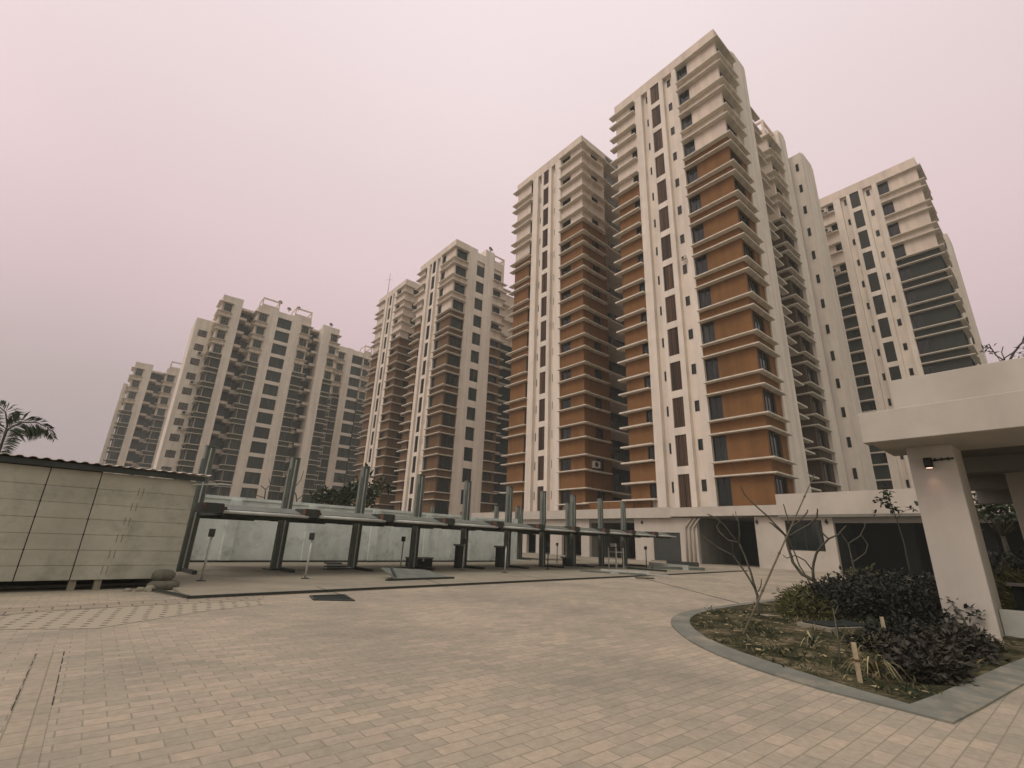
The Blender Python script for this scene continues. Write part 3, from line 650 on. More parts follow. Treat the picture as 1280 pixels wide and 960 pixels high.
for (u,n,h,w,lb) in ((10.75,-.25,1.02,.3,'left of the fifth lift post'),(13.5,-.1,1.0,.34,'left of the sixth lift post'),(19.3,.2,.5,.5,'low and wide, beside the eighth lift post')):
    t = thing('hydraulic_unit', 'dark hydraulic unit of a parking lift, %s' % lb, 'hydraulic unit', un(u,n,.05), TH, 'hydraulic units of the lifts')
    put('tank', MB().box(-w*.4,w*.4,-.15,.15,0,h-.08).mesh('tank',[DSTEEL]), t)
    put('cap', MB().box(-w*.62,w*.62,-.2,.2,h-.08,h).mesh('cap',[STEEL]), t)
    put('hose', MB().tube([(w*.3,.1,h-.1),(w*.7,.1,h*.6),(w*.8,.1,.05)],.02,6).mesh('hose',[LAMPB]), t)
t = thing('steel_chest', 'low dark steel chest against the wall by the fourth lift post', 'steel chest', un(8.75,.5,.05), TH)
put('body', MB().box(0,1.1,0,.5,0,.34).mesh('body',[DSTEEL]), t); put('lid', MB().box(-.03,1.13,-.03,.53,.34,.40).mesh('lid',[STEEL]), t)
put('hasp', MB().box(.5,.6,-.06,-.03,.24,.38).mesh('hasp',[GALV]), t)
pA = on_ground(487,726,.05)
t = thing('steel_plate', 'fallen steel ramp plate lying on the lane before the fourth post', 'steel plate', (pA.x,pA.y,.05), TH+.02)
b = MB(); b.v += [(0.25,0,.03),(2.35,0,.03),(2.0,1.0,.22),(.3,1.0,.30),(0.25,0,.0),(2.35,0,.0),(2.0,1.0,.18),(.3,1.0,.26)]
for f in ((0,1,2,3),(7,6,5,4),(0,4,5,1),(1,5,6,2),(2,6,7,3),(3,7,4,0)): b.f.append(f); b.m.append(0); b.sm.append(False)
put('plate', b.mesh('plate',[STEEL]), t)
put('bracket', MB().beam((.3,.1,.02),(.35,.55,.36),.06,.05).beam((.3,.1,.02),(-.1,.05,.02),.06,.04).mesh('bracket',[DSTEEL]), t)
put('edge_bar', MB().beam((-.1,-.03,.03),(2.45,-.03,.03),.05,.06).mesh('edge_bar',[DSTEEL]), t)
# offcuts and beams lying before the garages
BEAMS = [((815,711),(880,713),.22,.16,STEEL,'thick grey green beam at the right end'),((834,706),(873,708.5),.22,.3,DSTEEL,'dark channel stacked highest, behind the others'),
         ((812,708),(861,713),.10,.28,GALV,'pale bright tube lying across the right end'),((725,714.5),(808,719.5),.1,.08,STEEL,'long thin bar nearest the seventh post'),
         ((751,713.5),(812,717),.12,.1,GALV,'pale bar in the middle of the pile'),((784,711),(833,715),.12,.1,DSTEEL,'dark bar behind the metal stand'),
         ((795,723),(817,723.5),.14,.05,DSTEEL,'short dark offcut nearest the paving'),((763,717),(836,720),.08,.06,GALV,'pale flat strip along the front of the pile')]
for (p,q,w,h,mm,lb) in BEAMS:
    P = on_ground(*p, .05); Q = on_ground(*q, .05)
    t = thing('steel_beam', 'steel section on the ground, %s' % lb, 'steel beam', P, 0, 'loose steel sections before the garages')
    D = Q-P; off = h if h > .15 and w < .23 and mm is not STEEL else h
    sd_ = Vector((-D.y, D.x, 0)).normalized()*(w/2-.012)
    put('web', MB().beam((0,0,h-.02),(D.x,D.y,h-.02),w,.025).mesh('web',[mm]), t)
    for s_ in (-1,1): put('flange', MB().beam(Vector((0,0,h*.5-.02))+sd_*s_, Vector((D.x,D.y,h*.5-.02))+sd_*s_, .02, h-.03).mesh('flange',[mm]), t)
p0 = on_ground(406,712,.05)
t = thing('board_bundle', 'small untidy bundle of white edged boards lying by the wall, behind the second control pole', 'board bundle', (p0.x,p0.y,.05), TH)
for k,(dx,w,z,a) in enumerate(((0,1.0,0,.1),(.05,.95,.05,-.06),(-.03,.85,.1,.03),(.1,.8,.15,.22),(.02,.6,.2,-.1))):
    bo = put('board', MB().box(0,w,-.12,.12,0,.035).mesh('board',[GALV if k%2 else DSTEEL]), t, (dx,.1*math.sin(k*2),z), a)
jb = MB()
for (a,c) in (((395,733),(432,745)),((520,720),(560,733)),((640,716),(690,726))):
    A_=on_ground(*a,.052); C_=on_ground(*c,.052); jb.beam((A_.x,A_.y,.051),(C_.x,C_.y,.051),.02,.004)
struct('lane_joint', jb.mesh('lane_joint',[DARK]))
# steel channel along the lane edge, drain pit, perforated pavers, joint
t = thing('steel_edging', 'dark steel channel edging along the front of the parking lane', 'edging', un(0,0,0), TH)
put('long_channel', MB().beam((-1.32,-6.69,.04),(31,-5.84,.04),.05,.04).mesh('long_channel',[DSTEEL]), t)
put('end_channel', MB().beam((-1.27,-6.62,.041),(-1.62,-4.9,.041),.05,.04).mesh('end_channel',[DSTEEL]), t)
g0 = [on_ground(*p) for p in ((388,745.5),(430,744),(442,751.5),(393,750.5))]
t = thing('drain_pit', 'open dark drain pit with a steel rim in the paving near the lane', 'drain pit', g0[0])
loc = [(p.x-g0[0].x, p.y-g0[0].y) for p in g0]
m = MB(); m.quadface([(x,y,.006) for x,y in reversed(loc)]); put('hole', m.mesh('hole',[DARK]), t)
m = MB()
for i in range(4):
    a = Vector((*loc[i],.012)); c = Vector((*loc[(i+1)%4],.012)); m.beam(a,c,.05,.02)
put('rim', m.mesh('rim',[DSTEEL]), t)
dm = bpy.data.materials.new('perforated_paver'); dm.use_nodes = True; T = dm.node_tree; N = T.nodes; L = T.links; bb = N['Principled BSDF']; bb.inputs['Roughness'].default_value=.9
c_ = N.new('ShaderNodeTexCoord'); br = N.new('ShaderNodeTexBrick'); L.new(c_.outputs['Object'], br.inputs['Vector'])
br.inputs['Scale'].default_value=1; br.inputs['Brick Width'].default_value=.15; br.inputs['Row Height'].default_value=.15; br.offset=.5
mpv = N.new('ShaderNodeMapping'); mpv.inputs['Scale'].default_value=(1,1,0); mpv.inputs['Rotation'].default_value=(0,0,R(8)); L.new(c_.outputs['Object'], mpv.inputs[0])
vo = N.new('ShaderNodeTexVoronoi'); vo.voronoi_dimensions='2D'; vo.inputs['Scale'].default_value = 4.8; vo.inputs['Randomness'].default_value = .1; L.new(mpv.outputs[0], vo.inputs['Vector'])
ra = N.new('ShaderNodeValToRGB'); L.new(vo.outputs['Distance'], ra.inputs[0])
ra.color_ramp.elements[0].position=.14; ra.color_ramp.elements[0].color=(.11,.10,.075,1); ra.color_ramp.elements[1].position=.24; ra.color_ramp.elements[1].color=(.355,.312,.232,1)
L.new(ra.outputs[0], bb.inputs['Base Color'])
q0 = [on_ground(*p) for p in ((-25,773),(40,766),(170,758),(330,750.5),(330,756),(250,765),(120,786),(20,787),(-25,786))]
m = MB(); m.quadface([(p.x,p.y,.004) for p in reversed(q0)]); struct('perforated_paving', m.mesh('perforated_paving',[dm]))
q1 = [on_ground(*p) for p in ((-25,762),(235,748),(330,744.5),(330,750),(170,757.5),(40,765.5),(-25,772.5))]
KB2 = brick_mat('edge_pavers', (.37,.31,.23), (.31,.265,.20), (.10,.095,.07), .34, .34, .012)
m = MB(); m.quadface([(p.x,p.y,.0042) for p in reversed(q1)]); struct('edge_paving', m.mesh('edge_paving',[KB2]))
STRIP = brick_mat('strip_pavers', (.39,.335,.25), (.33,.295,.22), (.25,.225,.165), .24, .12, .006, ang=math.pi/2)
m = MB(); m.quadface([(-.13,3.2,.004),(.08,3.2,.004),(.08,7.4,.004),(-.13,7.4,.004)]); struct('paving_strip', m.mesh('paving_strip',[STRIP]))
m = MB()
for x in (-.135,.085):
    for k in range(6):
        w_ = random.uniform(.001,.0035); y_ = 7.4-k*.36; m.box(x-w_,x+w_,y_-random.uniform(.2,.33),y_,.001,.0045)
m.beam((18.83,13.35,.002),(12.93,6.05,.002),.035,.008)
struct('paving_joint', m.mesh('paving_joint',[DARK]))

# ------------------------------------------------------------------ shed
SHEDM = mat('shed_board', (.465,.45,.37), var=.10, scale=1.6, streak=.22, stain=(.23,.235,.185), stain_amt=.75, stain_scale=1.4, bump=.12, bscale=25)
ROOFM = mat('roof_sheet', (.60,.53,.47), rough=.5, var=.12, scale=3, stain=(.3,.25,.2), stain_amt=.4)
SHD = thing('storage_shed', 'low pale boarded storage shed with double doors and corrugated roof, at far left', 'shed', un(-4.5,-4.4,0), TH)
lv = [.20,.48,.78,1.09,1.40,1.71,2.03,2.38]
def boards(name, a, c, z0=.20, y=0.0):
    b = MB()
    for z, z2 in zip(lv, lv[1:]): b.box(a, c, y, y+.04, z+.006, z2-.006)
    b.box(a+.01, c-.01, y+.012, y+.06, .2, 2.38)
    return put(name, soften(put(name, b.mesh(name,[SHEDM]), SHD), .004, 1).data, SHD) if False else put(name, b.mesh(name,[SHEDM]), SHD)
put('jamb', MB().box(-.09,1.6,.07,.1,.2,2.55).mesh('jamb',[DARK]), SHD)
boards('wall', -4.0, -.09)
d1 = boards('door', -.07, .755); d2 = boards('door', .772, 1.577)
boards('wall', 1.595, 3.4)
put('side_wall', MB().box(3.34,3.4,.07,2.8,.2,2.38).box(-4,-3.94,.07,2.8,.2,2.38).box(-4,3.4,2.75,2.81,.2,2.38).mesh('side_wall',[SHEDM]), SHD)
put('floor', MB().box(-3.93,3.33,.08,2.74,.2,.25).mesh('floor',[DARK]), SHD)
for k, z in enumerate((.3,.62,.95,1.3,1.62,1.95)):
    for dx in (0,.085):
        put('strap', MB().box(2.05+dx+.05*k,2.068+dx+.05*k,-.004,.01,z,z+.17).mesh('strap',[CONC]), SHD)
put('hasp', MB().box(-.16,.16,-.03,0,1.27,1.31).box(-.03,.03,-.05,-.03,1.14,1.28).mesh('hasp',[LAMPB]), d1)
put('handle', MB().tube([(-.12,-.02,1.19),(-.05,-.04,1.18),(.0,-.02,1.19)],.012,6).mesh('handle',[LAMPB]), d1)
for x in (1.65,2.06,-1.0,3.2,-.3):
    put('foot', MB().box(x-.06,x+.06,.05,.25,0,.2).mesh('foot',[CONC]), SHD)
put('fascia', MB().box(-4.2,3.52,-.12,-.08,2.39,2.50).mesh('fascia',[DSTEEL]), SHD)
b = MB(); n = 330; x0, x1 = -4.3, 3.62
for i in range(n+1):
    x = x0+(x1-x0)*i/n; w = .014*max(-1,min(1,1.8*math.sin(2*math.pi*x/.2)))
    for (y,z) in ((-.2,2.545),(2.95,2.75),(-.2,2.533),(2.95,2.738)): b.v.append((x,y,z+w))
for i in range(n):
    a = i*4; c = a+4
    for f in ((a,c,c+1,a+1),(a+3,c+3,c+2,a+2),(a+2,c+2,c,a)): b.f.append(f); b.m.append(0); b.sm.append(True)
put('roof', b.mesh('roof',[ROOFM]), SHD)
put('eave_pipe', MB().tube([(3.3,-.1,2.3),(3.9,-.12,2.37),(4.15,-.12,2.37)],.02,6).mesh('eave_pipe',[GALV]), SHD)
def blob(name, pts, sub=2, noise=.02, m=None):
    """a soft lump: stacked rings smoothed over"""
    b = MB(); n = 14
    for (z, rx, ry) in pts:
        for k in range(n):
            w = 2*math.pi*k/n; j = 1+random.uniform(-noise, noise)
            b.v.append((rx*math.cos(w)*j, ry*math.sin(w)*j, z))
    for i in range(len(pts)-1):
        for k in range(n):
            b.f.append((i*n+k, i*n+(k+1)%n, (i+1)*n+(k+1)%n, (i+1)*n+k)); b.m.append(0); b.sm.append(True)
    b.f.append(tuple(range((len(pts)-1)*n, len(pts)*n))); b.m.append(0); b.sm.append(True)
    return b.mesh(name, [m])
SACK = mat('old_sack', (.12,.115,.085), var=.3, scale=6, bump=.5, bscale=30)
for (u,n,z,lb,pts) in ((-1.35,-4.75,0,'lower dusty sack lying at the right foot of the shed',[(0,.26,.2),(.05,.31,.24),(.12,.3,.23),(.18,.24,.18),(.2,.1,.08)]),
                  (-1.38,-4.72,.19,'upper round dusty sack sitting on the lower one by the shed',[(0,.17,.15),(.05,.23,.2),(.13,.22,.19),(.2,.17,.15),(.22,.08,.06)])):
    t = thing('sack', lb, 'sack', un(u,n,z), .3, 'sacks by the shed', me=blob('sack', pts, noise=.06, m=SACK))
for i,(u,n,s,lb) in enumerate(((-1.78,-4.95,.09,'pale crumpled rubble piece left of the sacks'),(-1.62,-5.0,.13,'flat pale rubble piece against the sacks'),(-1.98,-4.9,.07,'small grey rubble lump farthest from the sacks'))):
    thing('rubble', lb, 'rubble', un(u,n,0), i*1.3, 'rubble by the shed', me=blob('rubble', [(0,s,s*.7),(s*.5,s*1.05,s*.7),(s*.9,s*.5,s*.4)], noise=.25, m=CONC))

# ------------------------------------------------------------------ entrance canopy
CANW = mat('canopy_paint', (.51,.475,.41), var=.05, scale=1.2, streak=.16, stain=(.36,.345,.29), stain_amt=.45, stain_scale=1.1, bump=.04, bscale=60)
LOWW = mat('low_wall_render', (.44,.44,.39), var=.12, scale=2, streak=.1, stain=(.2,.2,.17), stain_amt=.4)
CAN = thing('entrance_canopy', 'white concrete entrance canopy with stepped fascia on square columns, at right', 'canopy', (11.6,0,0))
def cpart(name, m=None, bev=.012, *boxes):
    b = MB()
    for x in boxes: b.box(*x)
    return soften(put(name, b.mesh(name,[m or CANW]), CAN), bev)
cpart('fascia', None, .012, (0,.35,-9,2.67,3.47,4.09))
cpart('upper_parapet', None, .012, (.4,.75,-9,2.11,4.0,4.78))
cpart('soffit', None, .01, (.35,2.0,-9,2.6,3.472,3.9))
cpart('roof', GREYW, .01, (2.0,14,-9,2.6,3.85,4.05))
cpart('beam', GREYW, .01, (5.5,6.0,-9,2.5,3.45,3.85)); cpart('beam', GREYW, .01, (9.8,10.3,-9,2.5,3.45,3.85)); cpart('beam', GREYW, .01, (13.6,14,-9,2.6,3.3,3.85))
cpart('column', None, .015, (1.03,2.0,1.46,2.19,-.1,3.475))
cpart('column', None, .015, (8.5,9.2,.62,1.34,-.1,3.86))
cpart('low_wall', LOWW, .01, (1.4,1.62,-9,1.45,-.1,.45))
cpart('bench_slab', GREYW, .01, (4.0,4.5,-9,1.5,.78,.84)); cpart('bench_wall', DARK, .01, (4.2,4.4,-9,1.45,-.1,.78))
t = thing('spotlight', 'small black spotlight lit on the white canopy column', 'spotlight', (12.60,1.86,3.06))
put('housing', MB().tube([(0,0,.08),(-.10,0,.08),(-.12,0,.02)],.05,10).tube([(-.12,0,.14),(-.12,0,-.05)],.075,12).mesh('housing',[LAMPB]), t)
em = bpy.data.materials.new('lamp_lens'); em.use_nodes = True; em.node_tree.nodes['Principled BSDF'].inputs['Emission Color'].default_value=(1,.66,.5,1); em.node_tree.nodes['Principled BSDF'].inputs['Emission Strength'].default_value=1.5
put('lens', MB().tube([(-.12,0,-.052),(-.12,0,-.056)],.055,12).mesh('lens',[em]), t)
put('conduit', MB().tube([(0,-.02,.1),(0,-.2,.115),(0,-.38,.12)],.018,6).mesh('conduit',[LAMPB]), t)
for y in (-.1,-.2,-.3): put('clamp', MB().box(-.025,.02,y-.012,y+.012,.085,.145).mesh('clamp',[LAMPB]), t)
sl_ = bpy.data.lights.new('spotlight_glow','SPOT'); sl_.energy = 2.2; sl_.color=(1,.55,.42); sl_.spot_size=R(70); sl_.spot_blend=1; sl_.shadow_soft_size=.04
slo = bpy.data.objects.new('spotlight_glow', sl_); COL.objects.link(slo); slo.parent = t; slo.location=(-.12,0,-.07); slo.rotation_euler=(0,R(-14),0)

# ------------------------------------------------------------------ planter
inner = [(28,6.7),(20,6.35),(15.35,6.09),(13.46,6.02),(10.91,5.9),(9.65,5.62),(8.55,5.09),(7.58,4.29),(6.95,3.5),(6.42,2.4),(6.2,1.87),(6.05,1.43),(6.63,1.36),(7.75,1.26),(9.11,1.14),(10.25,1.02),(12.6,.9),(28,.6)]
outer = [(28,6.95),(20,6.6),(15.35,6.33),(12.9,6.25),(11.0,6.16),(9.58,5.95),(8.4,5.38),(7.48,4.62),(6.75,3.85),(6.2,2.95),(5.93,2.1),(5.80,1.1),(6.6,1.02),(7.75,.92),(9.1,.80),(10.25,.68),(12.6,.55),(28,.3)]
def smooth(ps, it=2):
    for _ in range(it):
        q = [ps[0]]
        for a, c in zip(ps, ps[1:]):
            q += [(a[0]*.75+c[0]*.25, a[1]*.75+c[1]*.25), (a[0]*.25+c[0]*.75, a[1]*.25+c[1]*.75)]
        ps = q+[ps[-1]]
    return ps
k0 = 12
ki = smooth(inner[:11],2)+inner[11:]; ko = smooth(outer[:11],2)+outer[11:]
b = MB(); n = len(ki)
for (p,q) in zip(ki, ko): b.v += [(p[0],p[1],-.05),(p[0],p[1],.03),(q[0],q[1],.018),(q[0],q[1],-.02)]
for i in range(n-1):
    a=i*4; c=a+4
    for f in ((a,a+1,c+1,c),(a+1,a+2,c+2,c+1),(a+2,a+3,c+3,c+2)): b.f.append(f); b.m.append(0); b.sm.append(False)
struct('kerb', b.mesh('kerb',[KERB]))
SOIL = bpy.data.materials.new('planter_soil'); SOIL.use_nodes=True; T=SOIL.node_tree; N=T.nodes; L=T.links; bb=N['Principled BSDF']; bb.inputs['Roughness'].default_value=1; bb.inputs['Specular IOR Level'].default_value=.1
c_=N.new('ShaderNodeTexCoord'); n1=N.new('ShaderNodeTexNoise'); n1.inputs['Scale'].default_value=1.7; n1.inputs['Detail'].default_value=8; n1.inputs['Roughness'].default_value=.68; L.new(c_.outputs['Object'],n1.inputs['Vector'])
ra=N.new('ShaderNodeValToRGB'); L.new(n1.outputs[0],ra.inputs[0]); E=ra.color_ramp.elements
E[0].position=.36; E[0].color=(.024,.029,.015,1); E[1].position=.66; E[1].color=(.24,.20,.125,1)
for p,c in ((.46,(.048,.048,.024,1)),(.56,(.11,.096,.056,1))): e=E.new(p); e.color=c
n2=N.new('ShaderNodeTexNoise'); n2.inputs['Scale'].default_value=22; n2.inputs['Detail'].default_value=6; L.new(c_.outputs['Object'],n2.inputs['Vector'])
r2=N.new('ShaderNodeMapRange'); r2.inputs[1].default_value=.3; r2.inputs[2].default_value=.7; r2.inputs[3].default_value=.5; r2.inputs[4].default_value=1.4; L.new(n2.outputs[0],r2.inputs[0])
m2=N.new('ShaderNodeMix'); m2.data_type='RGBA'; m2.blend_type='MULTIPLY'; m2.inputs[0].default_value=1; L.new(ra.outputs[0],m2.inputs[6]); L.new(r2.outputs[0],m2.inputs[7]); L.new(m2.outputs[2],bb.inputs['Base Color'])
bp=N.new('ShaderNodeBump'); bp.inputs['Strength'].default_value=.9; bp.inputs['Distance'].default_value=.05; L.new(n2.outputs[0],bp.inputs['Height']); L.new(bp.outputs[0],bb.inputs['Normal'])
from mathutils import noise as NZ
def inside(x, y, poly):
    c = False; j = len(poly)-1
    for i in range(len(poly)):
        if (poly[i][1] > y) != (poly[j][1] > y) and x < (poly[j][0]-poly[i][0])*(y-poly[i][1])/(poly[j][1]-poly[i][1])+poly[i][0]: c = not c
        j = i
    return c
def soil_z(x, y): return .025 + .05*NZ.noise(Vector((x*.9,y*.9,0))) + .03*NZ.noise(Vector((x*3,y*3,3)))
bm = bmesh.new()
vs = [bm.verts.new((x,y,.03)) for x,y in ki]; bm.faces.new(vs)
bmesh.ops.triangulate(bm, faces=bm.faces[:])
for _ in range(6):
    es = [e for e in bm.edges if e.calc_length() > .35]
    if not es: break
    bmesh.ops.subdivide_edges(bm, edges=es, cuts=1); bmesh.ops.triangulate(bm, faces=bm.faces[:])
for v in bm.verts:
    if not v.is_boundary: v.co.z = soil_z(v.co.x, v.co.y)
me = bpy.data.meshes.new('planter_soil'); bm.to_mesh(me); bm.free(); me.materials.append(SOIL)
if sum(p.normal.z for p in me.polygons) < 0: me.flip_normals()
struct('planter_soil', me)

# ------------------------------------------------------------------ plants
def leafmat(name, c, var=.5, trans=.15, rough=.6):
    m = bpy.data.materials.new(name); m.use_nodes=True; T=m.node_tree; N=T.nodes; L=T.links; b=N['Principled BSDF']
    b.inputs['Roughness'].default_value=rough; b.inputs['Specular IOR Level'].default_value=.25
    g=N.new('ShaderNodeNewGeometry'); r=N.new('ShaderNodeMapRange'); r.inputs[3].default_value=1-var; r.inputs[4].default_value=1+var
    L.new(g.outputs['Random Per Island'], r.inputs[0])
    x=N.new('ShaderNodeMix'); x.data_type='RGBA'; x.blend_type='MULTIPLY'; x.inputs[0].default_value=1; x.inputs[6].default_value=(*c,1); L.new(r.outputs[0],x.inputs[7])
    L.new(x.outputs[2],b.inputs['Base Color']); return m
HEDGE = leafmat('dark_hedge_leaf', (.024,.027,.019), .6)
PURP = leafmat('purple_leaf', (.040,.037,.027), .6)
YGRN = leafmat('yellow_green_leaf', (.115,.115,.045), .5)
DGRN = leafmat('deep_green_leaf', (.045,.062,.034), .5)
STRAW = leafmat('straw_leaf', (.26,.22,.12), .5)
BARK = mat('grey_bark', (.080,.076,.054), var=.3, scale=8, bump=.3, bscale=30)
BAMB = mat('bamboo', (.12,.105,.066), var=.2, scale=5)
def leaf(b, p, ln, w, mat=0, d=None, droop=.25):
    """one folded leaf"""
    if d is None:
        d = Vector((random.gauss(0,1),random.gauss(0,1),random.gauss(0,.7)))
    d = d.normalized(); up = Vector((random.gauss(0,.4),random.gauss(0,.4),1)); s = d.cross(up)
    if s.length < 1e-3: s = Vector((1,0,0))
    s = s.normalized()*w/2; u = s.cross(d).normalized()*ln*droop
    p = Vector(p); i = len(b.v)
    b.v += [tuple(p), tuple(p+d*ln*.5+s+u*.3), tuple(p+d*ln-u*.6), tuple(p+d*ln*.5-s+u*.3)]
    b.f += [(i,i+1,i+2),(i,i+2,i+3)]; b.m += [mat,mat]; b.sm += [False,False]
def shrub(name, label, cat, x, y, rx, ry, h, n, m, ln=.09, w=.05, group=None, rz=0, stemm=None, skin=.35):
    t = thing(name, label, cat, (x,y,soil_z(x,y)), rz, group)
    b = MB(); made = 0; sd = random.uniform(0,50)
    while made < n:
        a = random.uniform(0,2*math.pi); e = math.asin(random.uniform(0,1))
        k = 1+.55*NZ.noise(Vector((math.cos(a)*2+sd, math.sin(a)*2, e*2))); r = k*(1-skin*random.random()**1.5)
        p = Vector((rx*r*math.cos(a)*math.cos(e), ry*r*math.sin(a)*math.cos(e), max(.02,h*r*math.sin(e))))
        if NZ.noise(p*5+Vector((sd,0,0))) > .22: 
            if random.random() < .8: continue
        leaf(b, p, ln*random.uniform(.6,1.4), w*random.uniform(.7,1.3), 0, Vector((p.x/rx+random.gauss(0,.7), p.y/ry+random.gauss(0,.7), p.z/h*.6+random.gauss(0,.6)))); made += 1
    put('foliage', b.mesh('foliage',[m]), t)
    s = MB()
    for k in range(7):
        a = random.uniform(0,6.28); s.tube([(random.gauss(0,rx*.12),random.gauss(0,ry*.12),-.05),(rx*.45*math.cos(a),ry*.45*math.sin(a),h*.5),(rx*.75*math.cos(a),ry*.75*math.sin(a),h*.78)],[.012,.009,.004],5)
    put('stems', s.mesh('stems',[BARK]), t); return t
# the dark hedge: a row of shrubs grown together behind the canopy column
HX = [(12.6,3.9),(13.3,3.1),(12.9,2.5),(14.6,4.7),(14.9,3.8),(14.6,2.9),(16.6,5.1),(16.8,4.1),(16.8,3.1),(19,5.3),(19.2,4.2),(19.2,3.1),(21.8,5.5),(22,4.3),(22,3.2),(25,5.6),(25,4.2),(25,2.8)]
for i,(x,y) in enumerate(HX):
    shrub('hedge_shrub', 'dark leafy shrub grown into the dense hedge behind the canopy column', 'shrub', x, y, .85, .8, .62+.1*math.sin(i*1.7), 1500 if x < 17 else 800, HEDGE, .10 if x<17 else .15, .06 if x<17 else .09, 'shrubs of the dark hedge')
for i,(x,y,lb) in enumerate(((8.6,1.75,'purplish low shrub at the planter corner, left of the column foot'),(9.6,1.65,'purplish low shrub in the middle of the planter edge'),(10.5,1.7,'purplish brown low shrub close to the column foot'),(9.4,2.35,'dark purplish low shrub behind the planter edge shrubs'),(10.7,2.5,'dark low shrub left of the column, before the hedge'),(7.7,1.65,'small purplish shrub nearest the planter corner'),(8.9,2.05,'thin dark low shrub beside the strap leaved plant'))):
    shrub('low_shrub', lb, 'shrub', x, y, .6, .42, .25 if i<6 else .17, 1000, PURP if i not in (3,4) else HEDGE, .085, .055, 'low shrubs along the planter edge')
for i,(x,y,lb) in enumerate(((12.9,4.7,'yellow green shrub left of the dark hedge'),(14.4,5.25,'yellow green shrub at the foot of the forked bare tree'),(11.9,4.25,'smaller yellow green shrub nearest the pit frame'))):
    shrub('yellow_shrub', lb, 'shrub', x, y, .65, .5, .38, 800, YGRN, .13, .028, 'yellow green shrubs')
shrub('yellow_shrub', 'bright yellow green shrub at the far end of the hedge', 'shrub', 23.5, 6.2, .9, .6, .8, 700, YGRN, .2, .07, 'yellow green shrubs')
# ground weeds
b = MB()
for i in range(1900):
    x = random.uniform(6.1,13); y = random.uniform(1.2,6)
    if not inside(x,y,ki) or NZ.noise(Vector((x*1.1,y*1.1,7))) < .02: continue
    for k in range(3):
        leaf(b, (x+random.gauss(0,.03),y+random.gauss(0,.03),soil_z(x,y)-.005), random.uniform(.04,.13), .012, 0 if random.random()<.7 else 1, Vector((random.gauss(0,.6),random.gauss(0,.6),.7)))
o = put('weeds', b.mesh('weeds',[DGRN,STRAW])); o['kind']='stuff'; o['label']='short weeds and dry grass on the planter soil'
b = MB()
for i in range(420):
    x = random.uniform(6.1,12.5); y = random.uniform(1.2,6)
    if inside(x,y,ki): leaf(b, (x,y,soil_z(x,y)+.012), random.uniform(.05,.12), .04, 0, Vector((random.gauss(0,1),random.gauss(0,1),.05)), .1)
o = put('fallen_leaves', b.mesh('fallen_leaves',[STRAW])); o['kind']='stuff'; o['label']='dry fallen leaves on the planter soil'
# strap-leaved plant
def strap_plant(label, x, y, n, ln, m, group=None, sp=1.0):
    t = thing('strap_leaf_plant', label, 'plant', (x,y,soil_z(x,y)), 0, group)
    b = MB()
    for i in range(n):
        a = random.uniform(0,6.28); L_ = ln*random.uniform(.6,1.15); rise = random.uniform(.25,.9); w = .016
        dx, dy = math.cos(a), math.sin(a); pr = None
        for k in range(7):
            f = k/6; r = L_*f*sp*(.4+.6*f if rise>.6 else 1)*.8; z = L_*rise*(1.5*f-1.35*f*f*f)+.01
            ww = w*(1-f*.85)*(.6+f if f<.3 else 1); p = Vector((dx*r,dy*r,max(z,.01))); s = Vector((-dy,dx,0))*ww
            b.v += [tuple(p-s),tuple(p+s)]
            if k: j=len(b.v); b.f.append((j-4,j-3,j-1,j-2)); b.m.append(0 if i%3 else 1); b.sm.append(True)
    put('blades', b.mesh('blades',[m,STRAW]), t)
    put('crown', MB().tube([(0,0,-.03),(0,0,.06)],[.05,.03],8).mesh('crown',[STRAW]), t); return t
strap_plant('pale strap leaved plant spilling over by the wooden stake', 6.95, 1.9, 44, .42, YGRN)
strap_plant('strap leaved plant behind the upper wooden stake', 8.7, 2.4, 36, .48, YGRN)
strap_plant('drooping strap leaved plant in the middle of the planter', 8.2, 2.95, 26, .38, DGRN)
for (p0,p1,d0,lb) in (((1076,856),(1065,803),7.0,'split pale wooden stake nearest the kerb'),((1110,812),(1101,771),8.4,'pale wooden stake standing in the strap leaves')):
    a = on_ground(*p0); dd = math.hypot(a.x,a.y); c = at_dist(*p1, dd)
    t = thing('wooden_stake', lb, 'stake', (a.x,a.y,0), .6, 'wooden stakes in the planter')
    v = c-a; WOOD = mat('pale_wood',(.40,.335,.22),var=.2,scale=9)
    put('post', soften(put('post', MB().beam((0,0,-.05),(.01,.0,v.z),.05,.05).mesh('post',[WOOD]), t),.004).data, None) if False else put('post', MB().beam((0,0,-.05),(.01,0,v.z),.038,.038).mesh('post',[WOOD]), t)
    put('wire', MB().box(-.023,.03,-.023,.023,v.z*.55,v.z*.6).mesh('wire',[mat('rusty_wire',(.12,.06,.03))]), t)
t = thing('pit_frame', 'dark rectangular pit frame with concrete rim lying in the planter', 'pit frame', (10.8,3.4,.05), -.35)
put('rim', MB().box(-.62,.62,-.34,-.28,-.05,.035).box(-.62,.62,.28,.34,-.05,.035).box(-.62,-.56,-.28,.28,-.05,.035).box(.56,.62,-.28,.28,-.05,.035).mesh('rim',[CONC]), t)
put('cover', MB().box(-.55,.55,-.27,.27,-.05,.055).mesh('cover',[DARK]), t); put('handle', MB().tube([(-.08,0,.055),(-.08,0,.08),(.08,0,.08),(.08,0,.055)],.008,6).mesh('handle',[DSTEEL]), t)
def q5(x,y): return (840+x/4.8, 580+y/4.8)
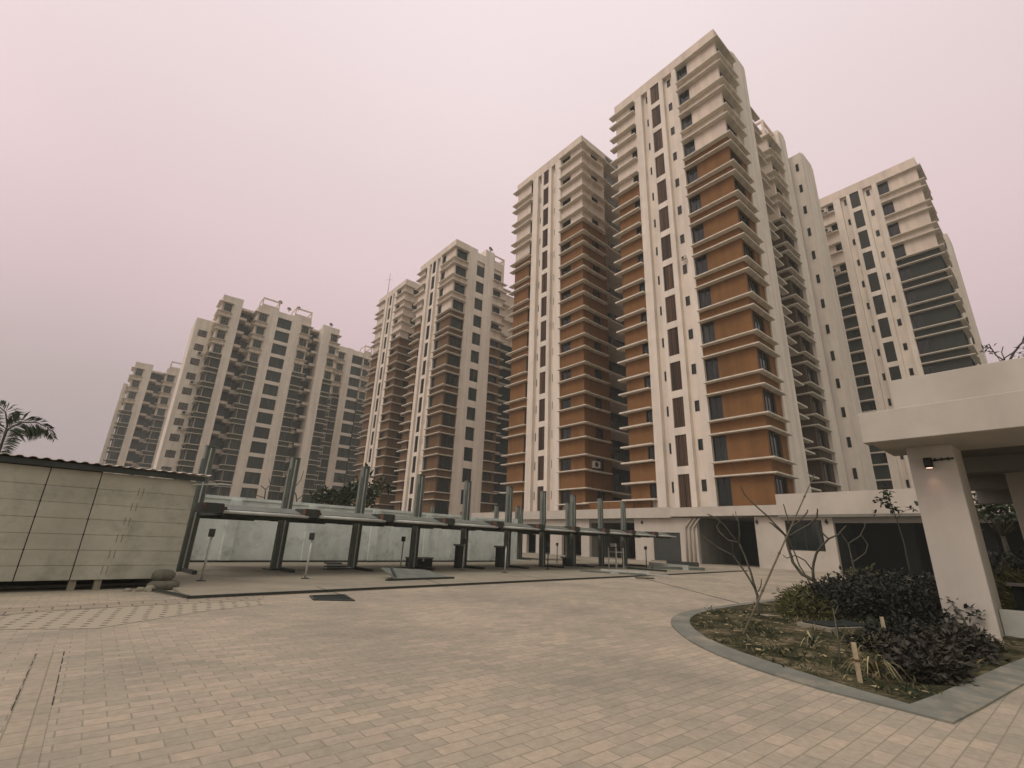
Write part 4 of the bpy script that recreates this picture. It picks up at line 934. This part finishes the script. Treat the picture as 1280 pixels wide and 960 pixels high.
def branch_tree(name, label, base, d, stems, r0, leaves=None, group=None, jit=.25, m=None):
    """a bare branching tree; stems are runs of points seen in the photograph, set d metres away with their own depth"""
    B = on_ground(*base) if d is None else at_dist(*base, d)
    dd = math.hypot(B.x,B.y)
    t = thing(name, label, 'tree', (B.x,B.y,B.z), 0, group); tips=[]
    for si, st in enumerate(stems):
        off = random.uniform(-jit,jit); pts=[]
        for k,p in enumerate(st[1]):
            pts.append(at_dist(*p, dd+off*(k/max(1,len(st[1])-1)) + (st[3] if len(st)>3 else 0))-B)
        if si: pts[0] = pts[0]
        n = len(pts); ra = st[0]*.64; rb = st[2]*.66
        fine=[]; rr=[]
        for i in range(n-1):
            for s in range(3):
                f=s/3; fine.append(pts[i].lerp(pts[i+1],f)+Vector((random.gauss(0,.004),random.gauss(0,.004),0))); rr.append(ra+(rb-ra)*((i+f)/(n-1)))
        fine.append(pts[-1]); rr.append(rb)
        put('trunk' if si==0 else 'limb', MB().tube(fine, rr, 7).mesh('limb',[m or BARK]), t); tips.append(pts[-1])
    return t, tips
T1 = [(.045,[q5(520,910),q5(515,860),q5(512,790),q5(498,745)],.038),
      (.034,[q5(498,745),q5(440,650),q5(362,545),q5(275,500),q5(185,430)],.012),
      (.020,[q5(362,545),q5(367,500),q5(362,475)],.014),
      (.036,[q5(498,748),q5(470,640),q5(440,560),q5(400,472)],.026),
      (.024,[q5(400,472),q5(340,458),q5(285,410),q5(268,378),q5(290,335),q5(215,300)],.014),
      (.022,[q5(400,472),q5(405,400),q5(400,350),q5(362,300)],.015),
      (.018,[q5(385,460),q5(330,385),q5(285,340),q5(210,298)],.013),
      (.016,[q5(400,350),q5(385,310),q5(380,285)],.012),
      (.018,[q5(520,765),q5(538,720),q5(535,690)],.012)]
branch_tree('frangipani_tree', 'bare forked young tree nearest the kerb tip, crossed by a bamboo prop', (947,774), None, T1, .04)
T2 = [(.075,[q5(935,790),q5(900,740),q5(860,705),q5(780,660),q5(725,590),q5(695,490),q5(682,430)],.05),
      (.045,[q5(682,430),q5(620,375),q5(585,350)],.03),
      (.04,[q5(682,430),q5(575,315),q5(480,232),q5(435,180),q5(410,130)],.02),
      (.045,[q5(700,435),q5(760,400),q5(830,360),q5(870,318),q5(872,268)],.026),
      (.035,[q5(715,380),q5(770,340),q5(810,290),q5(815,275)],.022),
      (.03,[q5(700,360),q5(690,310),q5(668,240)],.02),
      (.04,[q5(720,480),q5(700,450),q5(690,420)],.03),
      (.055,[q5(848,690),q5(845,620),q5(862,540),q5(900,490),q5(938,450)],.036),
      (.034,[q5(938,450),q5(900,410),q5(865,345)],.02),
      (.036,[q5(938,450),q5(1000,422),q5(1045,370)],.022),
      (.03,[q5(845,640),q5(800,580),q5(740,548),q5(690,565),q5(665,545)],.014),
      (.035,[q5(858,790),q5(820,700),q5(765,612),q5(735,530),q5(700,450)],.022)]
branch_tree('frangipani_tree', 'large bare forked tree rising out of the yellow green shrubs', q5(935,790), 15.2, T2, .06)
T3 = [(.05,[q5(1112,722),q5(1100,650),q5(1085,590),q5(1072,540),q5(1058,478)],.035),
      (.032,[q5(1058,478),q5(1030,440),q5(1005,402)],.02),
      (.036,[q5(1058,478),q5(1130,432),q5(1158,372),q5(1155,345)],.022),
      (.034,[q5(1085,590),q5(1160,535),q5(1176,485),q5(1130,420)],.02)]
branch_tree('frangipani_tree', 'bare curling young tree in front of the wide dark garage', q5(1112,722), 21, T3, .05)
a = on_ground(927.7,795.7); c = at_dist(1018,593,14.2)
t = thing('bamboo_prop', 'long straight bamboo prop leaning across the nearest bare tree', 'bamboo prop', a)
v = c-a; put('cane', MB().tube([(0,0,0),v*.33,v*.66,v],[.018,.017,.015,.011],7).mesh('cane',[BAMB]), t)
for f in (.2,.4,.6,.8): put('node', MB().tube([v*(f-.003),v*(f+.003)],.024,8).mesh('node',[BAMB]), t)
put('twig', MB().tube([v*.985, v+Vector((-.1,.13,.05))],[.011,.006],5).mesh('twig',[BAMB]), t)
a = Vector((7.55,2.43,0)); c = at_dist(1041,760,8.4)
t = thing('sapling_stick', 'thin bare sapling stick in the middle of the planter', 'sapling', a)
v = c-a; put('stem', MB().tube([(0,0,-.02),v*.5+Vector((.02,-.01,0)),v],[.016,.012,.007],6).mesh('stem',[BARK]), t)
put('twig', MB().tube([v*.85,v*.95+Vector((.06,-.05,.06))],[.006,.004],5).mesh('twig',[BARK]), t)
a = Vector((12.0,1.75,0)); t = thing('sapling_stick', 'short forked dry twig against the canopy column foot', 'sapling', a)
put('stem', MB().tube([(0,0,0),(-.05,.06,.3),(-.08,.16,.55)],[.02,.017,.012],6).mesh('stem',[BARK]), t); put('twig', MB().tube([(-.05,.06,.3),(-.06,.24,.34)],[.018,.012],6).mesh('twig',[BARK]), t)
# leafy sapling before the garage
st = [(.03,[(1139,722),(1130,680),(1121,650),(1112,625),(1108,612)],.012),(.012,[(1121,650),(1112,636),(1098,626)],.006),(.012,[(1121,648),(1128,640),(1142,634)],.006)]
t, tips = branch_tree('leafy_sapling', 'slim leafy sapling in front of the garage, left of the canopy column', (1139,722), 19, st, .03, m=BARK)
b = MB()
for (px,py,sp,n) in ((1108,618,5,22),(1100,624,4,14),(1106,628,4,16),(1113,633,4,18),(1120,637,3,12),(1096,640,3,5),(1140,635,3,6),(1147,631,2,4),(1104,611,3,10)):
    for k in range(n):
        p = at_dist(px+random.gauss(0,sp*.6), py+random.gauss(0,sp*.6), 19+random.gauss(0,.12))-t.location
        leaf(b, p, random.uniform(.10,.17), .10, 0)
put('foliage', b.mesh('foliage',[DGRN]), t)
# trees beyond the canopy
def leafy_tree(name, label, x, y, z0, hc, rx, rz_, n, m, ln, w, group=None, trunk=.12):
    t = thing(name, label, 'tree', (x,y,z0), 0, group)
    b = MB(); s = MB(); cl=[]
    s.tube([(0,0,0),(.05,.03,hc*.5),(0,.08,hc)],[trunk,trunk*.8,trunk*.4],8)
    for k in range(9):
        a = random.uniform(0,6.28); e = random.uniform(-.3,1); c = Vector((rx*.7*math.cos(a)*math.cos(e), rx*.7*math.sin(a)*math.cos(e), hc+rz_*.7*math.sin(e)))
        cl.append((c, random.uniform(.25,.5)*rx)); s.tube([(0,.05,hc*.75),c*.6+Vector((0,0,hc*.3)),c],[trunk*.4,trunk*.25,trunk*.1],5)
    for i in range(n):
        c, r = random.choice(cl); p = c+Vector((random.gauss(0,r*.55),random.gauss(0,r*.55),random.gauss(0,r*.45)))
        leaf(b, p, ln*random.uniform(.6,1.3), w*random.uniform(.7,1.3), 0)
    put('trunk', s.mesh('trunk',[BARK]), t); put('crown', b.mesh('crown',[m]), t); return t
leafy_tree('leafy_tree', 'dark leafy tree seen between the two canopy columns', 30, 2.55, 0, 3.1, 1.15, .9, 620, DGRN, .24, .16)
for i,(x,y,h) in enumerate(((26.5,1.9,1.35),(28.5,2.9,1.4),(31,1.4,1.5),(27,.6,1.35))):
    shrub('tall_shrub', ['tall dark shrub beyond the low wall, between the canopy columns','tall dark shrub left of the second canopy column','tall dark shrub farthest behind the second canopy column','tall dark shrub behind the second canopy column'][i], 'shrub', x, y, 1.1, 1.0, h, 1500, HEDGE, .22, .13, 'tall shrubs beyond the canopy')
for i,(x,y) in enumerate(((17.2,1.15),(18.6,.9),(20.5,1.9))):
    shrub('fern_shrub', ['pale feathery plant behind the low wall of the canopy','pale feathery plant by the second canopy column','pale feathery plant deeper under the canopy'][i], 'shrub', x, y, .8, .5, .9, 500, YGRN, .3, .03, 'feathery plants under the canopy')
# branches over the canopy roof
st = [(.05,[(1262,452),(1268,440),(1278,428),(1283,415)],.03),(.03,[(1268,440),(1258,446),(1250,452)],.02),(.03,[(1262,455),(1245,444),(1238,433),(1231,438)],.015),(.02,[(1238,433),(1236,430),(1228,437)],.012),(.02,[(1240,436),(1246,445),(1250,452)],.012),(.025,[(1256,450),(1252,440),(1254,433)],.015),(.03,[(1278,428),(1290,435),(1300,430)],.02)]
t, tips = branch_tree('frangipani_tree', 'bare frangipani branches with few leaves above the canopy roof', (1275,560), 19, [(.09,[(1275,560),(1270,500),(1264,452)],.06)]+st, .05)
b = MB()
for (px,py,n) in ((1231,437,8),(1237,433,6),(1240,440,5),(1279,436,10),(1276,442,6)):
    for k in range(n): leaf(b, at_dist(px+random.gauss(0,2.5),py+random.gauss(0,2),19+random.gauss(0,.1))-t.location, random.uniform(.08,.2), .05, 0)
put('foliage', b.mesh('foliage',[DGRN]), t)
# trees behind the boundary wall
leafy_tree('leafy_tree', 'dark leafy tree behind the boundary wall, left of the third lift post', 12.6, 28.6, 0, 3.8, 1.5, 1.3, 420, DGRN, .5, .17)
leafy_tree('leafy_tree', 'low dark leafy tree behind the wall, between second and third lift posts', 10.6, 29.5, 0, 3.1, 1.3, .8, 320, DGRN, .5, .15)
st = [(.05,[(372,640),(370,618),(362,606),(355,590)],.03),(.03,[(366,612),(376,600),(380,588)],.02),(.03,[(362,606),(352,604),(346,598)],.02),(.03,[(371,625),(380,618),(385,607)],.02)]
branch_tree('bare_tree', 'bare stubby tree behind the wall beside the second lift post', (372,655), 27, [(.07,[(372,690),(372,640)],.05)]+st, .05)
st = [(.05,[(330,628),(332,612),(326,607)],.03),(.03,[(332,612),(338,606),(336,598)],.02),(.03,[(330,622),(318,618),(310,624)],.02)]
branch_tree('bare_tree', 'small bare tree behind the wall, left of the second lift post', (330,690), 27, [(.07,[(330,690),(330,628)],.05)]+st, .05)
# palm behind the shed
PB = at_dist(-14,600,25.0)
t = thing('palm_tree', 'palm with drooping green fronds behind the shed at the left edge', 'palm', (PB.x,PB.y,0))
put('trunk', MB().tube([(0,0,0),(.1,.05,PB.z*.5),(.05,0,PB.z)],[.2,.15,.12],10).mesh('trunk',[BARK]), t)
def frond(path, ln, flip=1):
    P = [at_dist(px,py,25.0+dz)-t.location for px,py,dz in path]
    fine=[]
    for i in range(len(P)-1):
        for s in range(8): fine.append(P[i].lerp(P[i+1],s/8))
    fine.append(P[-1]); b = MB(); b.tube(fine,[.045*(1-.85*i/len(fine)) for i in range(len(fine))],5)
    view = Vector((fine[0].x+t.location.x, fine[0].y+t.location.y,0)).normalized()
    for i in range(3,len(fine)-1):
        d = (fine[i+1]-fine[i-1]).normalized(); f = i/len(fine); l = ln*(.45+1.1*f if f<.45 else 1.55*(1-f)+.12)
        side = d.cross(view).normalized()
        for s in (-1,1):
            for k in range(2):
                q = d*.8+side*s*1.0+view*random.gauss(0,.5)+Vector((0,0,-.45)); p0 = fine[i]+d*random.uniform(-.05,.05)
                q = q.normalized(); j=len(b.v); w=side.cross(q).normalized()*.03 if side.cross(q).length>.01 else view*.03
                w = (view*.4+d*.6).normalized()*.032
                mid = p0+q*l*.55; tip = p0+q*l+Vector((0,0,-.28*l))
                b.v += [tuple(p0),tuple(mid+w),tuple(tip),tuple(mid-w)]; b.f.append((j,j+1,j+2,j+3)); b.m.append(1); b.sm.append(False)
    put('frond', b.mesh('frond',[BARK,DGRN]), t)
c0 = (-14,600,0)
frond([c0,(0,560,0),(9,537,-.2),(26,528,-.3),(46,528,-.4),(60,535,-.4),(69,549,-.5)], .75)
frond([c0,(2,556,.3),(9,532,.5),(7,515,.6),(-4,506,.7),(-22,506,.8)], .75)
frond([c0,(-25,560,.3),(-45,545,.5),(-75,560,.6)], .9)
# air conditioners
ACW = mat('ac_casing',(.50,.45,.39),rough=.5,var=.05)
def ac(x,y,z,lb,s=1.0,face='S'):
    t = thing('air_conditioner', lb, 'air conditioner', (x,y,z), 0 if face=='S' else -math.pi/2, 'air conditioners on the towers'); t.scale=(s,s,s)
    put('casing', MB().box(0,1.05,-.42,0,0,.8).mesh('casing',[ACW]), t)
    put('fan_grille', MB().tube([(.38,-.425,.4),(.38,-.44,.4)],.3,14).mesh('fan_grille',[DARK]), t)
    put('bracket', MB().box(.05,.12,-.45,0,-.08,0).box(.9,.97,-.45,0,-.08,0).mesh('bracket',[DSTEEL]), t)
ac(43.5,36.95,9.9,'white air conditioner low on the rust tower beside the dark recess')
ac(45.6,92.7,26.2,'white air conditioner on the shaded side of the narrow brown tower',1.1)
ac(46.2,92.7,50.0,'air conditioner high on the beige top of the narrow brown tower',1.1)
ac(17.2,136.4,47.3-3.86*0,'air conditioner under the top side window of the wide block',1.2) if False else None
for k,(lb) in ((11,'air conditioner below the topmost side window of the wide block'),(9,'air conditioner below an upper side window of the wide block'),(7,'air conditioner halfway down the side windows of the wide block'),(6,'lowest air conditioner under the side windows of the wide block')):
    ac(27.7-17.6,136.5,5.3+H*k-3.9-1.15,lb,1.1)
for k, lb in ((13,'topmost'),(12,'second highest'),(10,'lowest')):
    ac(82.45, 18.5, 5.95+H*k, '%s white air conditioner on the left bay of the far right tower' % lb, .9, 'W')
ac(42.35, 22.75, 7.9+H*6, 'small air conditioner in the white recess of the tallest tower', .5, 'W')
# roof antenna and dishes
t = thing('roof_antenna', 'thin roof antenna mast on the narrow brown tower', 'antenna', (43.6,103.5,59.3))
put('mast', MB().tube([(0,0,0),(0,0,6.5)],[.07,.04],6).mesh('mast',[DSTEEL]), t); put('arm', MB().tube([(-.6,.5,4.6),(.6,-.5,4.6)],.03,5).mesh('arm',[DSTEEL]), t)
for (x,y,z,lb) in ((25.6,133.7,61.3,'roof dish inside the left roof frame of the wide block'),(28.2,133.9,60.2,'roof dish left of the right roof frame of the wide block'),(30.6,133.7,61.3,'roof dish inside the right roof frame of the wide block'),(40.2,133.8,59.4,'small roof dish at the right shoulder of the wide block'),(52.2,72.1,60.7,'small roof dish on the brown centre tower')):
    t = thing('satellite_dish', lb, 'satellite dish', (x,y,z), random.uniform(-.6,.6), 'satellite dishes on the roofs')
    put('mount', MB().tube([(0,0,0),(0,0,.7)],.06,6).mesh('mount',[DSTEEL]), t)
    b = MB().tube([(0,.1,.8),(0,0,.82),(0,-.22,.88)],[.08,.42,.6],12,cap=False); put('dish', b.mesh('dish',[LFRAME]), t)
